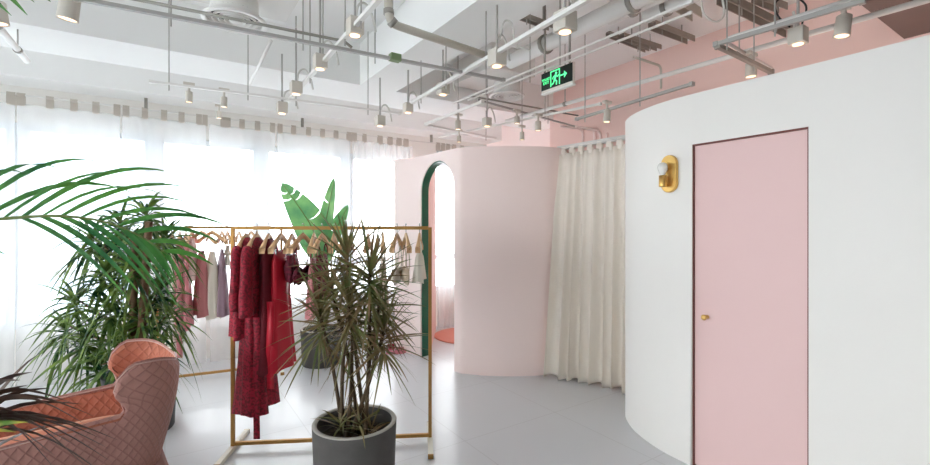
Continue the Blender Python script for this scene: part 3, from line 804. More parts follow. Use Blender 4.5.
def text(body, x, z, size, name):
    cu = bpy.data.curves.new(name, 'FONT'); cu.body = body; cu.size = size; cu.align_x = 'CENTER'; cu.extrude = 0.001
    cu.materials.append(MG)
    t = bpy.data.objects.new(name, cu); COL.objects.link(t); t.parent = root
    t.location = (x, yk, z); t.rotation_euler = (PI / 2, 0, 0 if fs < 0 else PI)
    bpy.context.view_layer.update()
    me = bpy.data.meshes.new_from_object(t.evaluated_get(bpy.context.evaluated_depsgraph_get()))
    o = bpy.data.objects.new(name, me); COL.objects.link(o); o.parent = root
    o.location = t.location; o.rotation_euler = t.rotation_euler
    bpy.data.objects.remove(t); return o
text('安全出口', 0.054, 0.012, 0.022, 'lettering')
text('EXIT', 0.054, -0.016, 0.030, 'lettering')
m = MB(); m.box((L / 2, 0, -sh / 2 - 0.004), (L + 0.004, 0.03, 0.012)); m.build('bottom_rail', M['track'], root)
for x in (0.025, L - 0.04):
    m = MB(); m.tube([(x, 0, sh / 2), (x, 0, ZC - sL.z)], 0.008, 8); m.build('hanger_rod', M['steel'], root, smooth=True)

# ------------------------------------------------------------------ wall sconce
sc_s = min((i * Lw / 4000 for i in range(4001)), key=lambda s: abs(atw(s).x / atw(s).y - (670.5 - CX) / F) + (0 if arcL * 0.45 < s < s_j0 + 0.1 else 9))
sp = atw(sc_s); sd = (atw(sc_s + 0.01) - atw(sc_s - 0.01)).normalized(); sn = Vector((sd.y, -sd.x, 0))
if sn.dot(-sp) < 0: sn = -sn
sz = H + (HY - 174) / F * sp.y
root = thing('wall_sconce', 'brass wall sconce with a bare frosted bulb left of the pink door', 'wall lamp', (sp.x, sp.y, sz), math.atan2(-sn.x, sn.y))
# local +y = out of the wall
m = MB(); pw_, ph_ = 0.062, 0.064
out = []
for i in range(17): a = PI * i / 16; out.append((pw_ * math.cos(a), ph_ + pw_ * math.sin(a)))
for i in range(17): a = PI + PI * i / 16; out.append((pw_ * math.cos(a), -ph_ + pw_ * math.sin(a)))
n = len(out)
vs = [(x, 0.004, z) for x, z in out] + [(x, 0.02, z) for x, z in out] + [(x * 0.94, 0.024, z * 0.97) for x, z in out]
fsx = [tuple(range(2 * n, 3 * n))[::1], tuple(range(n))[::-1]] + [(i, (i + 1) % n, n + (i + 1) % n, n + i) for i in range(n)] + [(n + i, n + (i + 1) % n, 2 * n + (i + 1) % n, 2 * n + i) for i in range(n)]
m.add(vs, fsx); m.build('back_plate', M['brass'], root)
bx = 0.012
m = MB(); m.tube([(bx, 0.02, -0.075), (bx, 0.05, -0.075)], 0.009, 12); m.build('arm', M['brass'], root, smooth=True)
m = MB(); m.lathe([(0.0, -0.088), (0.024, -0.088), (0.025, -0.08), (0.025, -0.012), (0.021, -0.012), (0.021, -0.03), (0, -0.03)], (bx, 0.062, 0), 24); m.build('socket', M['brass'], root, smooth=True)
m = MB(); m.lathe([(0.013, -0.03), (0.014, -0.012), (0.022, 0.006), (0.031, 0.028), (0.033, 0.042), (0.030, 0.058), (0.021, 0.069), (0.010, 0.074), (0, 0.075)], (bx, 0.062, 0), 24); lb = m.build('bulb', M['bulb'], root, smooth=True); lb['label'] = 'frosted white bulb'

# ------------------------------------------------------------------ armchair
cc = Vector((-1.925, 2.465, 0))
fdir = -U
rzc = math.atan2(fdir.y, fdir.x) + 0.12                # local +x = where the chair faces
root = thing('wing_armchair', 'wing back armchair in quilted dusty pink and apricot velvet at lower left', 'armchair', cc, rzc)
HW, XF, XB = 0.315, 0.53, -0.30
def chair_path(k, hw=HW, xb=XB):
    """k in [-1,1] from the right arm front (local -y), round the back, to the left arm front"""
    Ls = XF + 0.06; s = k
    pts = []
    return None
base = []
for i in range(13): base.append(Vector((XF - (XF + 0.02) * i / 12, -HW, 0)))
for i in range(1, 32):
    a = -PI / 2 - PI * i / 32
    ca, sa_ = math.cos(a), math.sin(a)
    ex = 0.78
    base.append(Vector((-0.02 + math.copysign(abs(ca) ** ex, ca) * (abs(XB) - 0.02), math.copysign(abs(sa_) ** ex, sa_) * HW, 0)))
for i in range(13): base.append(Vector((-0.02 + (XF + 0.02) * i / 12, HW, 0)))
atc, Lc = resample(base, 0)
sJ = XF + 0.07                      # wing junction, measured along the path from each front end
def smst(x): x = max(0, min(1, x)); return x * x * (3 - 2 * x)
def rim(s):
    e = min(s, Lc - s)
    arm = 0.56 + 0.03 * smst(e / sJ) - 0.05 * smst((0.06 - e) / 0.06)
    top = 0.842 - 0.055 * smst((e - sJ - 0.08) / 0.28)
    return arm + (top - arm) * smst((e - (sJ - 0.06)) / 0.10)
def fwd(s, z):
    e = min(s, Lc - s)
    bul = 0.075 * smst((z - 0.62) / 0.09) * (1 - 0.75 * smst((z - 0.78) / 0.1))
    neck = -0.004 * math.exp(-((z - 0.655) / 0.03) ** 2)
    fall = math.exp(-((e - sJ) / 0.10) ** 2) if e > sJ - 0.12 else 0
    return (bul + neck) * fall
NS, NZ = 130, 22
def shell(inner):
    rows = []; uvs = []
    for j in range(NZ + 1):
        row = []
        for i in range(NS + 1):
            s = Lc * i / NS; zt = rim(s); z0 = 0.17 if not inner else 0.33
            z = z0 + (zt - z0) * (j / NZ)
            f = fwd(s, z); s2 = s - f if s < Lc / 2 else s + f
            p = atc(s2); d = (atc(s2 + 0.02) - atc(s2 - 0.02)).normalized(); n = Vector((d.y, -d.x, 0))
            if n.dot(p - Vector((0.1, 0, 0))) < 0: n = -n
            e = min(s, Lc - s)
            flare = 0.085 * smst((0.75 - z) / 0.6) * smst((e - 0.1) / 0.5) + 0.02 * smst((0.5 - z) / 0.4)
            th = 0.0
            if inner:
                th = 0.042 + 0.05 * smst((0.62 - z) / 0.3) * smst((e - 0.3) / 0.3)
                th *= 1 - 0.55 * smst((z - (zt - 0.05)) / 0.05)
                q = p - n * th
                if e < 0.001 or e == 0: q = q
            else:
                q = p - n * flare
                q -= n * 0.018 * smst((z - (zt - 0.03)) / 0.03)
            # arms slope: front rounding
            if e < 0.05:
                q += Vector((-0.03 * (1 - e / 0.05) ** 2, 0, 0))
            row.append((q.x, q.y, z)); uvs.append((s, z))
        rows.append(row)
    return rows, uvs
ro, uo = shell(False); ri, ui = shell(True)
m = MB(); m.grid(ro)
m.build('outer_shell', M['quilt_out'], root, smooth=True, uvs=uo)['label'] = 'mauve pink quilted outer shell'
m = MB(); m.grid([r_[::-1] for r_ in ri]); 
ui2 = []
for j in range(NZ + 1):
    ui2 += ui[j * (NS + 1):(j + 1) * (NS + 1)][::-1]
m.build('inner_back', M['quilt_in'], root, smooth=True, uvs=ui2)['label'] = 'apricot quilted inner back and arms'
# rounded rim and front ends closing the two skins
rows = []
for i in range(NS + 1):
    a, c = Vector(ro[-1][i]), Vector(ri[-1][i]); mid = (a + c) / 2; up = Vector((0, 0, 0.018))
    rows.append([a, a.lerp(c, 0.25) + up * 0.8, mid + up, a.lerp(c, 0.75) + up * 0.8, c])
m = MB(); m.grid(rows); uv3 = [(Lc * i / NS, 0.9 + 0.02 * k) for i in range(NS + 1) for k in range(5)]
m.build('top_roll', M['quilt_out'], root, smooth=True, uvs=uv3)
for side in (0, NS):
    rows = []
    for j in range(NZ + 1):
        a = Vector(ro[j][side]); z = a.z; jj = min(range(NZ + 1), key=lambda q: abs(ri[q][side][2] - z))
        c = Vector(ri[jj][side]); c.z = z; ff = Vector((0.02, 0, 0))
        rows.append([a, a.lerp(c, 0.3) + ff, a.lerp(c, 0.7) + ff, c])
    m = MB(); m.grid(rows); m.build('arm_front', M['velvet'], root, smooth=True)
m = MB(); m.tube([Vector(p) + Vector((0, 0, 0.004)) for p in ro[-1]], 0.004, 6); m.build('piping', M['stitch'], root, smooth=True)['label'] = 'pale piping along the shell edge'
# seat cushion
rows = []; zt = 0.45
seat = [Vector((XF + 0.02 - 0.72 * i / 14, -(HW - 0.075) * (1 if i < 9 else math.sqrt(max(0, 1 - ((i - 9) / 5.4) ** 2))), 0)) for i in range(15)]
outl = seat + [Vector((p.x, -p.y, 0)) for p in seat[::-1]]
ctr = Vector((0.12, 0, 0))
for z, k in ((0.26, 0.97), (0.30, 1.0), (0.40, 1.0), (0.435, 0.97), (0.452, 0.88), (0.462, 0.6), (0.465, 0.2)):
    rows.append([tuple(ctr + (p - ctr) * k + Vector((0, 0, z))) for p in outl])
m = MB(); m.grid(rows, closed=True); m.f.append(tuple(range((len(rows) - 1) * len(outl), len(rows) * len(outl)))); m.mi.append(0)
m.build('seat_cushion', M['velvet'], root, smooth=True)
m = MB(); m.box((0.1, 0, 0.215), (0.66, 0.5, 0.09)); m.build('seat_base', M['quilt_out'], root, bevel=0.02, uvs=[(0, 0)] * 8)
for sx in (0.38, -0.16):
    for sy in (-0.21, 0.21):
        m = MB(); m.tube([(sx, sy, 0.18), (sx + (0.04 if sx > 0 else -0.04), sy * 1.12, 0.0)], [0.022, 0.012], 10); m.build('leg', M['leg'], root, smooth=True)

# ------------------------------------------------------------------ clothes racks
BARZ = 1.535
def rack(label, A, B, feet=0.5, zbar=BARZ):
    A = Vector(A); B = Vector(B); d = B - A; L = d.length
    root = thing('clothes_rack', label, 'clothes rack', A, math.atan2(d.y, d.x), 'gold frame clothes racks')
    s = 0.024
    for x in (0, L):
        m = MB(); m.box((x, 0, (zbar + 0.03) / 2), (s, s, zbar + 0.012 - 0.03)); m.build('post', M['gold'], root, bevel=0.002)
    m = MB(); m.box((L / 2, 0, zbar + 0.001), (L - s, s * 0.9, s)); m.build('top_bar', M['gold'], root, bevel=0.002)
    m = MB(); m.box((L / 2, 0, 0.045), (L - s, s * 0.9, s)); m.build('bottom_bar', M['gold'], root, bevel=0.002)
    for x in (0, L):
        m = MB(); m.box((x, 0, 0.017), (0.035, feet, 0.028)); ft = m.build('foot', M['cream'], root, bevel=0.003); ft['label'] = 'cream foot bar'
        for y in (-feet / 2, feet / 2):
            m = MB(); m.box((x, y, 0.016), (0.037, 0.008, 0.030)); m.build('foot_cap', M['gold'], ft)
    return root, A, d.normalized(), L
RK, AA, ad, AL = rack('gold framed clothes rack in front carrying the red garments', (-1.606, 3.114, 0), (-0.252, 3.244, 0))
BB, BA, bd, BL = rack('gold framed clothes rack behind carrying pastel slips near the window', (-3.03, 4.43, 0), (-2.00, 4.90, 0))

def pos_on(A, d, px, z):
    r = (px - CX) / F; s = (r * A.y - A.x) / (d.x - r * d.y)
    p = A + d * s; return Vector((p.x, p.y, z))
def hanger(p, rz, label, clips=False, group='wooden hangers'):
    root = thing('wooden_hanger', label, 'hanger', p, rz, group)
    # local y = along the shoulders, x = along the rail; origin = rail centre
    rows = []
    for i in range(19):
        y = -0.205 + 0.41 * i / 18; k = abs(y) / 0.205
        z = -0.068 - 0.085 * k ** 1.25 + 0.006 * math.cos(k * PI)
        w = 0.0065 + 0.011 * k ** 2; hgt = 0.016 + 0.004 * (1 - k) + 0.004 * k
        rows.append([(-w, y, z - hgt), (w, y, z - hgt), (w, y, z + hgt * 0.7), (0, y, z + hgt), (-w, y, z + hgt * 0.7)])
    m = MB(); m.grid(rows, closed=True); m.f.append((0, 1, 2, 3, 4)); m.mi.append(0); e = 18 * 5; m.f.append((e + 4, e + 3, e + 2, e + 1, e)); m.mi.append(0)
    m.build('shoulder_bar', M['wood'], root, smooth=True)
    pts = [(0, 0, -0.06), (0, 0, -0.03)] + [(0, 0.021 * math.sin(a), 0.0 + -0.021 * math.cos(a)) for a in [math.radians(x) for x in range(0, 260, 20)]]
    m = MB(); m.tube(pts, 0.0022, 6); m.build('hook', M['chrome'], root, smooth=True)
    if clips:
        m = MB(); m.tube([(0, -0.15, -0.165), (0, 0.15, -0.165)], 0.003, 6); m.build('clip_bar', M['chrome'], root, smooth=True)
        for y in (-0.11, 0.11):
            m = MB(); m.box((0, y, -0.175), (0.016, 0.03, 0.04)); m.build('clip', M['chrome'], root)
    return root
def garment(p, rz, name, label, cat, mt, levels, folds=5, seed=1, straps=None, sleeves=None, belt=None, group=None, smt=None, cups=None):
    """levels: (dz, half width along the hanger, half thickness along the rail)"""
    rng = R(seed); root = thing(name, label, cat, p, rz, group)
    rows = []; n = 40; ph = rng.uniform(0, 6)
    # densify
    L = []
    for a, c in zip(levels, levels[1:]):
        for k in range(4): t = k / 4; L.append(tuple(a[i] + (c[i] - a[i]) * t for i in range(3)))
    L.append(levels[-1]); z0, z1 = levels[0][0], levels[-1][0]
    for (z, hw, th) in L:
        k = (z - z0) / (z1 - z0); row = []
        for i in range(n):
            a = 2 * PI * i / n
            ca, sa_ = math.cos(a), math.sin(a)
            f = 1 + 0.45 * k ** 0.7 * math.sin(folds * a + ph + 0.8 * math.sin(2 * a + z * 2)) * abs(sa_) ** 0.5
            y = hw * math.copysign(abs(ca) ** 0.9, ca) * (1 + 0.04 * k * math.sin(folds * a))
            x = th * sa_ * f
            row.append((x, y, z + 0.010 * k * math.sin(3 * a + ph)))
        rows.append(row)
    m = MB(); m.grid(rows, closed=True); m.f.append(tuple(range(n))); m.mi.append(0)
    m.build('body', mt, root, smooth=True)
    if straps:
        for (y0, zt, y1, zb) in straps:
            for x in (-0.012, 0.012):
                m = MB(); m.tube(arc((0, y0, zt), (x, y1, zb), (x * 0.5, 0, 0), 6), 0.004, 6); m.build('strap', smt or mt, root, smooth=True)
    if sleeves:
        for sgn in (-1, 1):
            (Ls, r0, r1_) = sleeves
            pts = [(0, sgn * 0.165, -0.15), (0.0, sgn * 0.205, -0.20), (0.005, sgn * 0.225, -0.34), (0.0, sgn * 0.225, -0.34 - (Ls - 0.2) * 0.5), (0.004, sgn * 0.222, -0.14 - Ls)]
            pc = catmull(pts, 4); rr = [r0 + (r1_ - r0) * i / (len(pc) - 1) for i in range(len(pc))]; rr[0] *= 0.7
            m = MB(); m.tube(pc, rr, 14, ry=0.62); m.build('sleeve', mt, root, smooth=True)
    if belt:
        for (y, zt, zb, w) in belt:
            m = MB(); x0 = levels[-1][2] * 0.4
            y0 = -max(l[1] for l in levels) * 0.9
            m.grid([[(y - w / 2 + 0.004 * math.sin(i * 0.8), y0 + 0.004 * math.sin(i), zt + (zb - zt) * i / 10), (y + w / 2 + 0.004 * math.sin(i * 0.8), y0 + 0.004 * math.sin(i + 1), zt + (zb - zt) * i / 10)] for i in range(11)])
            o = m.build('belt', smt or mt, root, smooth=True); sd = o.modifiers.new('thick', 'SOLIDIFY'); sd.thickness = 0.004
    if cups:
        for (y, z, rr) in cups:
            m = MB(); m.lathe([(0, 0.6 * rr), (rr * 0.4, 0.52 * rr), (rr * 0.75, 0.3 * rr), (rr, 0), (rr * 0.93, -0.01)], (0, y, z), 18, Matrix.Rotation(-PI / 2, 3, 'Y')); m.build('cup', mt, root, smooth=True)
    return root
def rz_of(d): return math.atan2(d.y, d.x)

ra = rz_of(ad)
def hang(A, d, px, jit, hl, fn=None, clips=False, z=BARZ):
    p = pos_on(A, d, px, z + 0.012); rz = rz_of(d) + jit
    hanger(p, rz, hl, clips)
    if fn: fn(Vector((p.x, p.y, z + 0.012)), rz)
RG = 'red garments on the front rack'
hang(AA, ad, 246, 0.08, 'wooden hanger carrying the short burgundy lace jacket at the left post',
     lambda p, r: garment(p, r, 'pyjama_jacket', 'short burgundy lace jacket hanging next to the left post of the front rack', 'jacket', M['burgundy'],
     [(-0.075, 0.045, 0.02), (-0.10, 0.11, 0.03), (-0.16, 0.175, 0.05), (-0.40, 0.18, 0.06), (-0.74, 0.19, 0.07)], 6, 3, sleeves=(0.40, 0.05, 0.06), group=RG))
hang(AA, ad, 256.5, 0.05, 'wooden hanger carrying the long burgundy lace robe',
     lambda p, r: garment(p, r, 'lace_robe', 'long burgundy lace robe with wide sleeves and a hanging belt, longest on the front rack', 'robe', M['burgundy'],
     [(-0.075, 0.045, 0.02), (-0.10, 0.11, 0.03), (-0.16, 0.175, 0.055), (-0.55, 0.165, 0.065), (-0.9, 0.175, 0.085), (-1.25, 0.19, 0.105)], 7, 5, sleeves=(0.44, 0.05, 0.07), belt=[(0.05, -0.60, -1.40, 0.04)], group=RG))
hang(AA, ad, 269, 0.10, 'wooden hanger carrying the dark wine velvet dress',
     lambda p, r: garment(p, r, 'velvet_dress', 'dark wine velvet dress between the lace robe and the bright red dress', 'dress', M['wine'],
     [(-0.085, 0.08, 0.02), (-0.14, 0.16, 0.04), (-0.45, 0.15, 0.05), (-0.98, 0.18, 0.08)], 6, 8, group=RG), clips=True)
hang(AA, ad, 281, -0.02, 'wooden hanger with metal clips carrying the bright red satin dress',
     lambda p, r: garment(p, r, 'satin_dress', 'bright red satin dress with a dangling sash on the front rack', 'dress', M['red'],
     [(-0.17, 0.13, 0.012), (-0.24, 0.14, 0.04), (-0.5, 0.135, 0.045), (-0.97, 0.17, 0.07)], 6, 11, straps=[(-0.1, -0.12, -0.11, -0.18), (0.1, -0.12, 0.11, -0.18)], belt=[(-0.02, -0.5, -1.08, 0.045)], group=RG), clips=True)
hang(AA, ad, 292, 0.08, 'wooden hanger carrying the small red lace camisole',
     lambda p, r: garment(p, r, 'lace_camisole', 'small red lace camisole right of the bright red dress', 'camisole', M['maroon'],
     [(-0.20, 0.12, 0.015), (-0.28, 0.13, 0.04), (-0.38, 0.10, 0.03)], 7, 12, straps=[(-0.1, -0.12, -0.1, -0.22), (0.1, -0.12, 0.1, -0.22)], group=RG), clips=True)
hang(AA, ad, 303, -0.15, 'wooden hanger carrying the maroon lace bra',
     lambda p, r: garment(p, r, 'lace_bra', 'maroon lace bra hanging by long straps left of the spiky plant', 'bra', M['maroon'],
     [(-0.33, 0.15, 0.008), (-0.36, 0.16, 0.012), (-0.39, 0.15, 0.01)], 3, 13, straps=[(-0.14, -0.14, -0.09, -0.30), (0.14, -0.14, 0.09, -0.30)], cups=[(-0.07, -0.34, 0.065), (0.07, -0.34, 0.065)], group=RG))
hang(AA, ad, 314, 0.1, 'wooden hanger carrying the dusty rose slip behind the spiky plant',
     lambda p, r: garment(p, r, 'satin_slip', 'dusty rose satin slip on the front rack half hidden by the spiky plant', 'slip', M['rose'],
     [(-0.22, 0.12, 0.012), (-0.30, 0.14, 0.03), (-0.62, 0.17, 0.045)], 5, 14, straps=[(-0.1, -0.12, -0.1, -0.23), (0.1, -0.12, 0.1, -0.23)], group=RG))
hang(AA, ad, 322, -0.05, 'wooden hanger carrying the maroon lace slip deep behind the spiky plant',
     lambda p, r: garment(p, r, 'lace_slip', 'maroon and pink lace slip behind the left crown of the spiky plant', 'slip', M['maroon'],
     [(-0.2, 0.12, 0.012), (-0.28, 0.14, 0.03), (-0.5, 0.16, 0.04)], 6, 15, straps=[(-0.1, -0.12, -0.1, -0.21), (0.1, -0.12, 0.1, -0.21)], group=RG))
hang(AA, ad, 334, 0.08, 'empty wooden hanger behind the top left crown of the spiky plant')
hang(AA, ad, 346, -0.06, 'empty wooden hanger behind the tallest crown of the spiky plant')
hang(AA, ad, 368, 0.05, 'empty wooden hanger right of the tallest crown of the spiky plant')
NGR = 'neutral garments at the right end of the front rack'
hang(AA, ad, 383, 0.10, 'wooden hanger carrying the beige satin slip',
     lambda p, r: garment(p, r, 'satin_slip', 'beige satin slip beside the right crown of the spiky plant', 'slip', M['beige'],
     [(-0.22, 0.10, 0.012), (-0.30, 0.12, 0.025), (-0.62, 0.14, 0.04)], 5, 16, straps=[(-0.1, -0.12, -0.09, -0.23), (0.1, -0.12, 0.09, -0.23)], group=NGR))
hang(AA, ad, 397, -0.12, 'wooden hanger carrying the left ivory bra',
     lambda p, r: garment(p, r, 'soft_bra', 'ivory bra hanging by looped straps, left of the two at the right end', 'bra', M['ivory'],
     [(-0.33, 0.13, 0.008), (-0.36, 0.15, 0.012), (-0.40, 0.13, 0.01)], 3, 17, straps=[(-0.14, -0.14, -0.09, -0.31), (0.14, -0.14, 0.09, -0.31)], cups=[(-0.07, -0.35, 0.06), (0.07, -0.35, 0.06)], group=NGR))
hang(AA, ad, 406, 0.14, 'wooden hanger carrying the beige padded bra',
     lambda p, r: garment(p, r, 'soft_bra', 'beige padded bra, right of the two near the right post', 'bra', M['beige'],
     [(-0.33, 0.13, 0.008), (-0.36, 0.15, 0.012), (-0.40, 0.13, 0.01)], 3, 18, straps=[(-0.13, -0.14, -0.09, -0.31), (0.13, -0.14, 0.09, -0.31)], cups=[(-0.07, -0.35, 0.065), (0.07, -0.35, 0.065)], group=NGR))
hang(AA, ad, 419.5, -0.05, 'wooden hanger carrying the ivory camisole beside the right post',
     lambda p, r: garment(p, r, 'cotton_camisole', 'ivory cotton camisole beside the right post of the front rack', 'camisole', M['ivory'],
     [(-0.17, 0.06, 0.01), (-0.22, 0.10, 0.03), (-0.39, 0.135, 0.045)], 4, 19, straps=[(-0.06, -0.11, -0.05, -0.18), (0.06, -0.11, 0.05, -0.18)], group=NGR))
# rear rack
PG = 'pastel garments on the rear rack'
def slip(name, label, cat, mt, top, length, hw, seed, th=0.05, folds=5):
    return lambda p, r: garment(p, r, name, label, cat, mt, [(-top, hw * 0.35, 0.012), (-top - 0.10, hw * 0.62, 0.03), (-top - length * 0.45, hw * 0.66, th * 0.8), (-top - length, hw * 1.0, th)], folds, seed, straps=[(-0.09, -0.11, -hw * 0.45, -top - 0.02), (0.09, -0.11, hw * 0.45, -top - 0.02)], group=PG)
hang(BA, bd, 163, 0.3, 'wooden hanger carrying the grey top at the left end of the rear rack', slip('jersey_top', 'grey top at the left end of the rear rack beside the dracaena leaves', 'top', M['greyc'], 0.16, 0.6, 0.13, 21))
hang(BA, bd, 172, 0.2, 'wooden hanger carrying the long cream slip', slip('long_slip', 'long cream slip dress between the grey top and the rose gown', 'slip', M['ivory'], 0.16, 1.08, 0.14, 22))
hang(BA, bd, 180, 0.1, 'wooden hanger carrying the long dusty rose gown', lambda p, r: garment(p, r, 'satin_gown', 'long dusty rose satin gown with a trailing sash on the rear rack', 'gown', M['rose'], [(-0.1, 0.10, 0.02), (-0.16, 0.16, 0.035), (-0.5, 0.15, 0.04), (-1.05, 0.17, 0.06)], 6, 23, belt=[(0.0, -0.5, -1.28, 0.05)], group=PG))
hang(BA, bd, 186, 0.15, 'wooden hanger carrying the brighter pink gown', lambda p, r: garment(p, r, 'satin_gown', 'brighter pink satin gown touching the dusty rose gown', 'gown', M['pinks'], [(-0.1, 0.10, 0.02), (-0.16, 0.15, 0.03), (-0.5, 0.14, 0.035), (-1.0, 0.16, 0.05)], 6, 24, group=PG))
hang(BA, bd, 192, -0.1, 'wooden hanger carrying the pale pink chiffon cover', slip('chiffon_cover', 'pale pink chiffon cover right of the pink gowns', 'cover up', M['palepink'], 0.12, 0.42, 0.12, 25))
hang(BA, bd, 201.5, 0.75, 'wooden hanger turned sideways above the rose nightdress', slip('satin_nightdress', 'rose satin nightdress, leftmost of the three short slips on the rear rack', 'nightdress', M['rose'], 0.25, 0.66, 0.105, 26, 0.06))
hang(BA, bd, 212, 0.75, 'wooden hanger turned sideways above the cream nightdress', slip('satin_nightdress', 'cream satin nightdress in the middle of the three short slips on the rear rack', 'nightdress', M['satin_cream'], 0.26, 0.68, 0.10, 27, 0.06))
hang(BA, bd, 222, 0.25, 'wooden hanger carrying the mauve nightdress', slip('satin_nightdress', 'mauve satin nightdress closest to the left post of the front rack', 'nightdress', M['mauve'], 0.24, 0.68, 0.10, 28, 0.06))
hang(BA, bd, 227.5, 0.2, 'wooden hanger carrying the small white bralette', slip('white_bralette', 'small white bralette just left of the front rack post', 'bralette', M['ivory'], 0.2, 0.2, 0.06, 29, 0.02))
hang(BA, bd, 239, 0.2, 'wooden hanger on the rear rack just above the burgundy jacket collar')
hang(BA, bd, 251, 0.3, 'wooden hanger on the rear rack seen between the burgundy jacket and lace robe')
hang(BA, bd, 257, 0.1, 'wooden hanger on the rear rack seen above the lace robe')

# ------------------------------------------------------------------ plants
def leaf_arch(mb, base, dirv, L, w, droop, rng, n=7, up=Vector((0, 0, 1)), side=None, roll=0.9):
    d = dirv.normalized(); pts = []; ws = []
    for i in range(n):
        t = i / (n - 1)
        pts.append(base + d * (L * t) + Vector((0, 0, -1)) * (droop * L * t ** 2.2))
        ws.append(w * (0.55 + 0.45 * min(1, t * 5)) * (1 - t ** 3) + 0.0006)
    if side is None:
        side = d.cross(up)
        if side.length < 1e-3: side = Vector((1, 0, 0))
        side = Matrix.Rotation(rng.uniform(-roll, roll), 3, d) @ side.normalized()
    mb.blade(pts, ws, side.normalized(), 0.25)
def crown(mb, c, rng, n, L, w, droop, lo=-0.5, hi=1.0, bias=Vector((0, 0, 0)), stem=0.10):
    for i in range(n):
        az = i * 2.39996 + rng.uniform(-0.3, 0.3)
        k = (i + 0.5) / n
        el = lo + (hi - lo) * k + rng.uniform(-0.12, 0.12)
        d = Vector((math.cos(az) * math.cos(el), math.sin(az) * math.cos(el), math.sin(el))) + bias
        leaf_arch(mb, c + Vector((0, 0, -stem + stem * k)), d, L * rng.uniform(0.75, 1.1), w * rng.uniform(0.8, 1.15), droop * rng.uniform(0.4, 1.3) * (1.2 - 0.6 * k), rng)
def pot_concrete(root, r, h, mt, rimmt=None, soil=True, taper=0.93):
    m = MB(); t = 0.024
    m.lathe([(0, 0.0), (r * taper * 0.97, 0.0), (r * taper, 0.012), (r, h - 0.004), (r - 0.004, h), (r - t + 0.004, h), (r - t, h - 0.006), (r - t - 0.005, h - 0.14), (0, h - 0.14)], (0, 0, 0), 56)
    m.build('pot', M[mt], root, smooth=False); smooth_angle(root.children[-1], 40)
    if rimmt:
        m = MB(); m.lathe([(r - 0.002, h - 0.006), (r + 0.0005, h - 0.003), (r - 0.003, h + 0.002), (r - t + 0.002, h + 0.002), (r - t - 0.0015, h - 0.004)], (0, 0, 0), 56); o = m.build('pot_rim', M[rimmt], root, smooth=True)
    if soil:
        rows = []; rng = R(5)
        m = MB(); m.lathe([(0, h - 0.085)] + [(r * 0.2 * k, h - 0.085 + rng.uniform(-0.008, 0.008)) for k in range(1, 5)] + [(r - t - 0.003, h - 0.09), (r - t - 0.003, h - 0.12), (0, h - 0.12)], (0, 0, 0), 30); m.build('soil', M['soil'], root, smooth=True)

# front spiky plant
pc = Vector(((355 - CX) / F * 2.5, 2.5, 0)); PH = 0.47
root = thing('potted_dracaena', 'spiky bronze leaved dracaena in a round grey concrete pot in front of the rack', 'potted plant', pc)
pot_concrete(root, 0.228, PH, 'concrete', 'rim')
rng = R(21)
heads = [(347, 252, 2.55, 0.33, 72), (370, 266, 2.45, 0.35, 78), (320, 310, 2.55, 0.31, 66), (349, 298, 2.42, 0.31, 66), (384, 326, 2.5, 0.29, 62), (352, 322, 2.6, 0.26, 50), (380, 294, 2.6, 0.28, 55), (331, 280, 2.65, 0.28, 52)]
for i, (px, py, d, LL, nn) in enumerate(heads):
    hc = PD(px, py, d) - pc
    a = 2 * PI * i / len(heads) + 0.5
    b0 = Vector((math.cos(a) * 0.075 + hc.x * 0.25, math.sin(a) * 0.075 + (hc.y) * 0.2, PH - 0.10))
    mid = b0.lerp(hc, 0.5) + Vector((rng.uniform(-0.02, 0.02), rng.uniform(-0.02, 0.02), 0))
    m = MB(); m.tube(catmull([b0, mid, hc - Vector((0, 0, 0.03))], 6), [0.012 - 0.003 * k / 12 for k in range(13)], 8); m.build('cane', M['cane'], root, smooth=True)
    m = MB(); crown(m, hc, rng, nn, LL, 0.0068, 0.22, -0.85, 1.3, stem=0.16); m.build('leaf_crown', M['marg'], root, smooth=True)
m = MB()
for k in range(5):
    a = k * 1.3; c = Vector((0.09 * math.cos(a), 0.09 * math.sin(a), PH - 0.04 + 0.02 * k)); crown(m, c, rng, 9, 0.20, 0.006, 0.3, -0.1, 1.2, stem=0.05)
m.build('young_shoots', M['marg'], root, smooth=True)

# leafy dracaena behind the chair
pc = Vector((-2.47, 3.42, 0))
root = thing('potted_song_plant', 'tall bushy dracaena with drooping striped leaves behind the armchair', 'potted plant', pc)
pot_concrete(root, 0.24, 0.45, 'darkpot')
rng = R(33)
specs = [(146, 212, 3.35), (120, 222, 3.5), (92, 236, 3.45), (165, 235, 3.5), (105, 270, 3.3), (135, 262, 3.2), (75, 298, 3.4), (110, 305, 3.25), (140, 312, 3.3), (88, 335, 3.3), (122, 345, 3.25), (160, 285, 3.45), (100, 365, 3.35), (150, 345, 3.5), (66, 325, 3.5), (168, 312, 3.6), (125, 245, 3.6)]
m = MB()
for pts in ([(0, 0, 0.36), (0.10, -0.12, 0.8), PD(149, 222, 3.16) - pc], [(-0.04, 0.0, 0.36), (0.02, -0.1, 0.8), PD(136, 240, 3.16) - pc]):
    m = MB(); m.tube(catmull(pts, 8), [0.032 - 0.009 * k / 16 for k in range(17)], 10); m.build('trunk', M['trunk'], root, smooth=True)
for (px, py, d) in specs:
    hc = PD(px, py, d) - pc
    br = Vector((0.02, 0, max(0.62, hc.z - 0.28)))
    m = MB(); m.tube(catmull([br, br.lerp(hc, 0.5) + Vector((0, 0, -0.02)), hc], 4), [0.010 - 0.004 * k / 8 for k in range(9)], 7); m.build('branch', M['trunk'], root, smooth=True)
    m = MB(); crown(m, hc, rng, 48, 0.33, 0.0115, 0.85, -0.6, 1.2, stem=0.12); m.build('leaf_crown', M['pleo'], root, smooth=True)

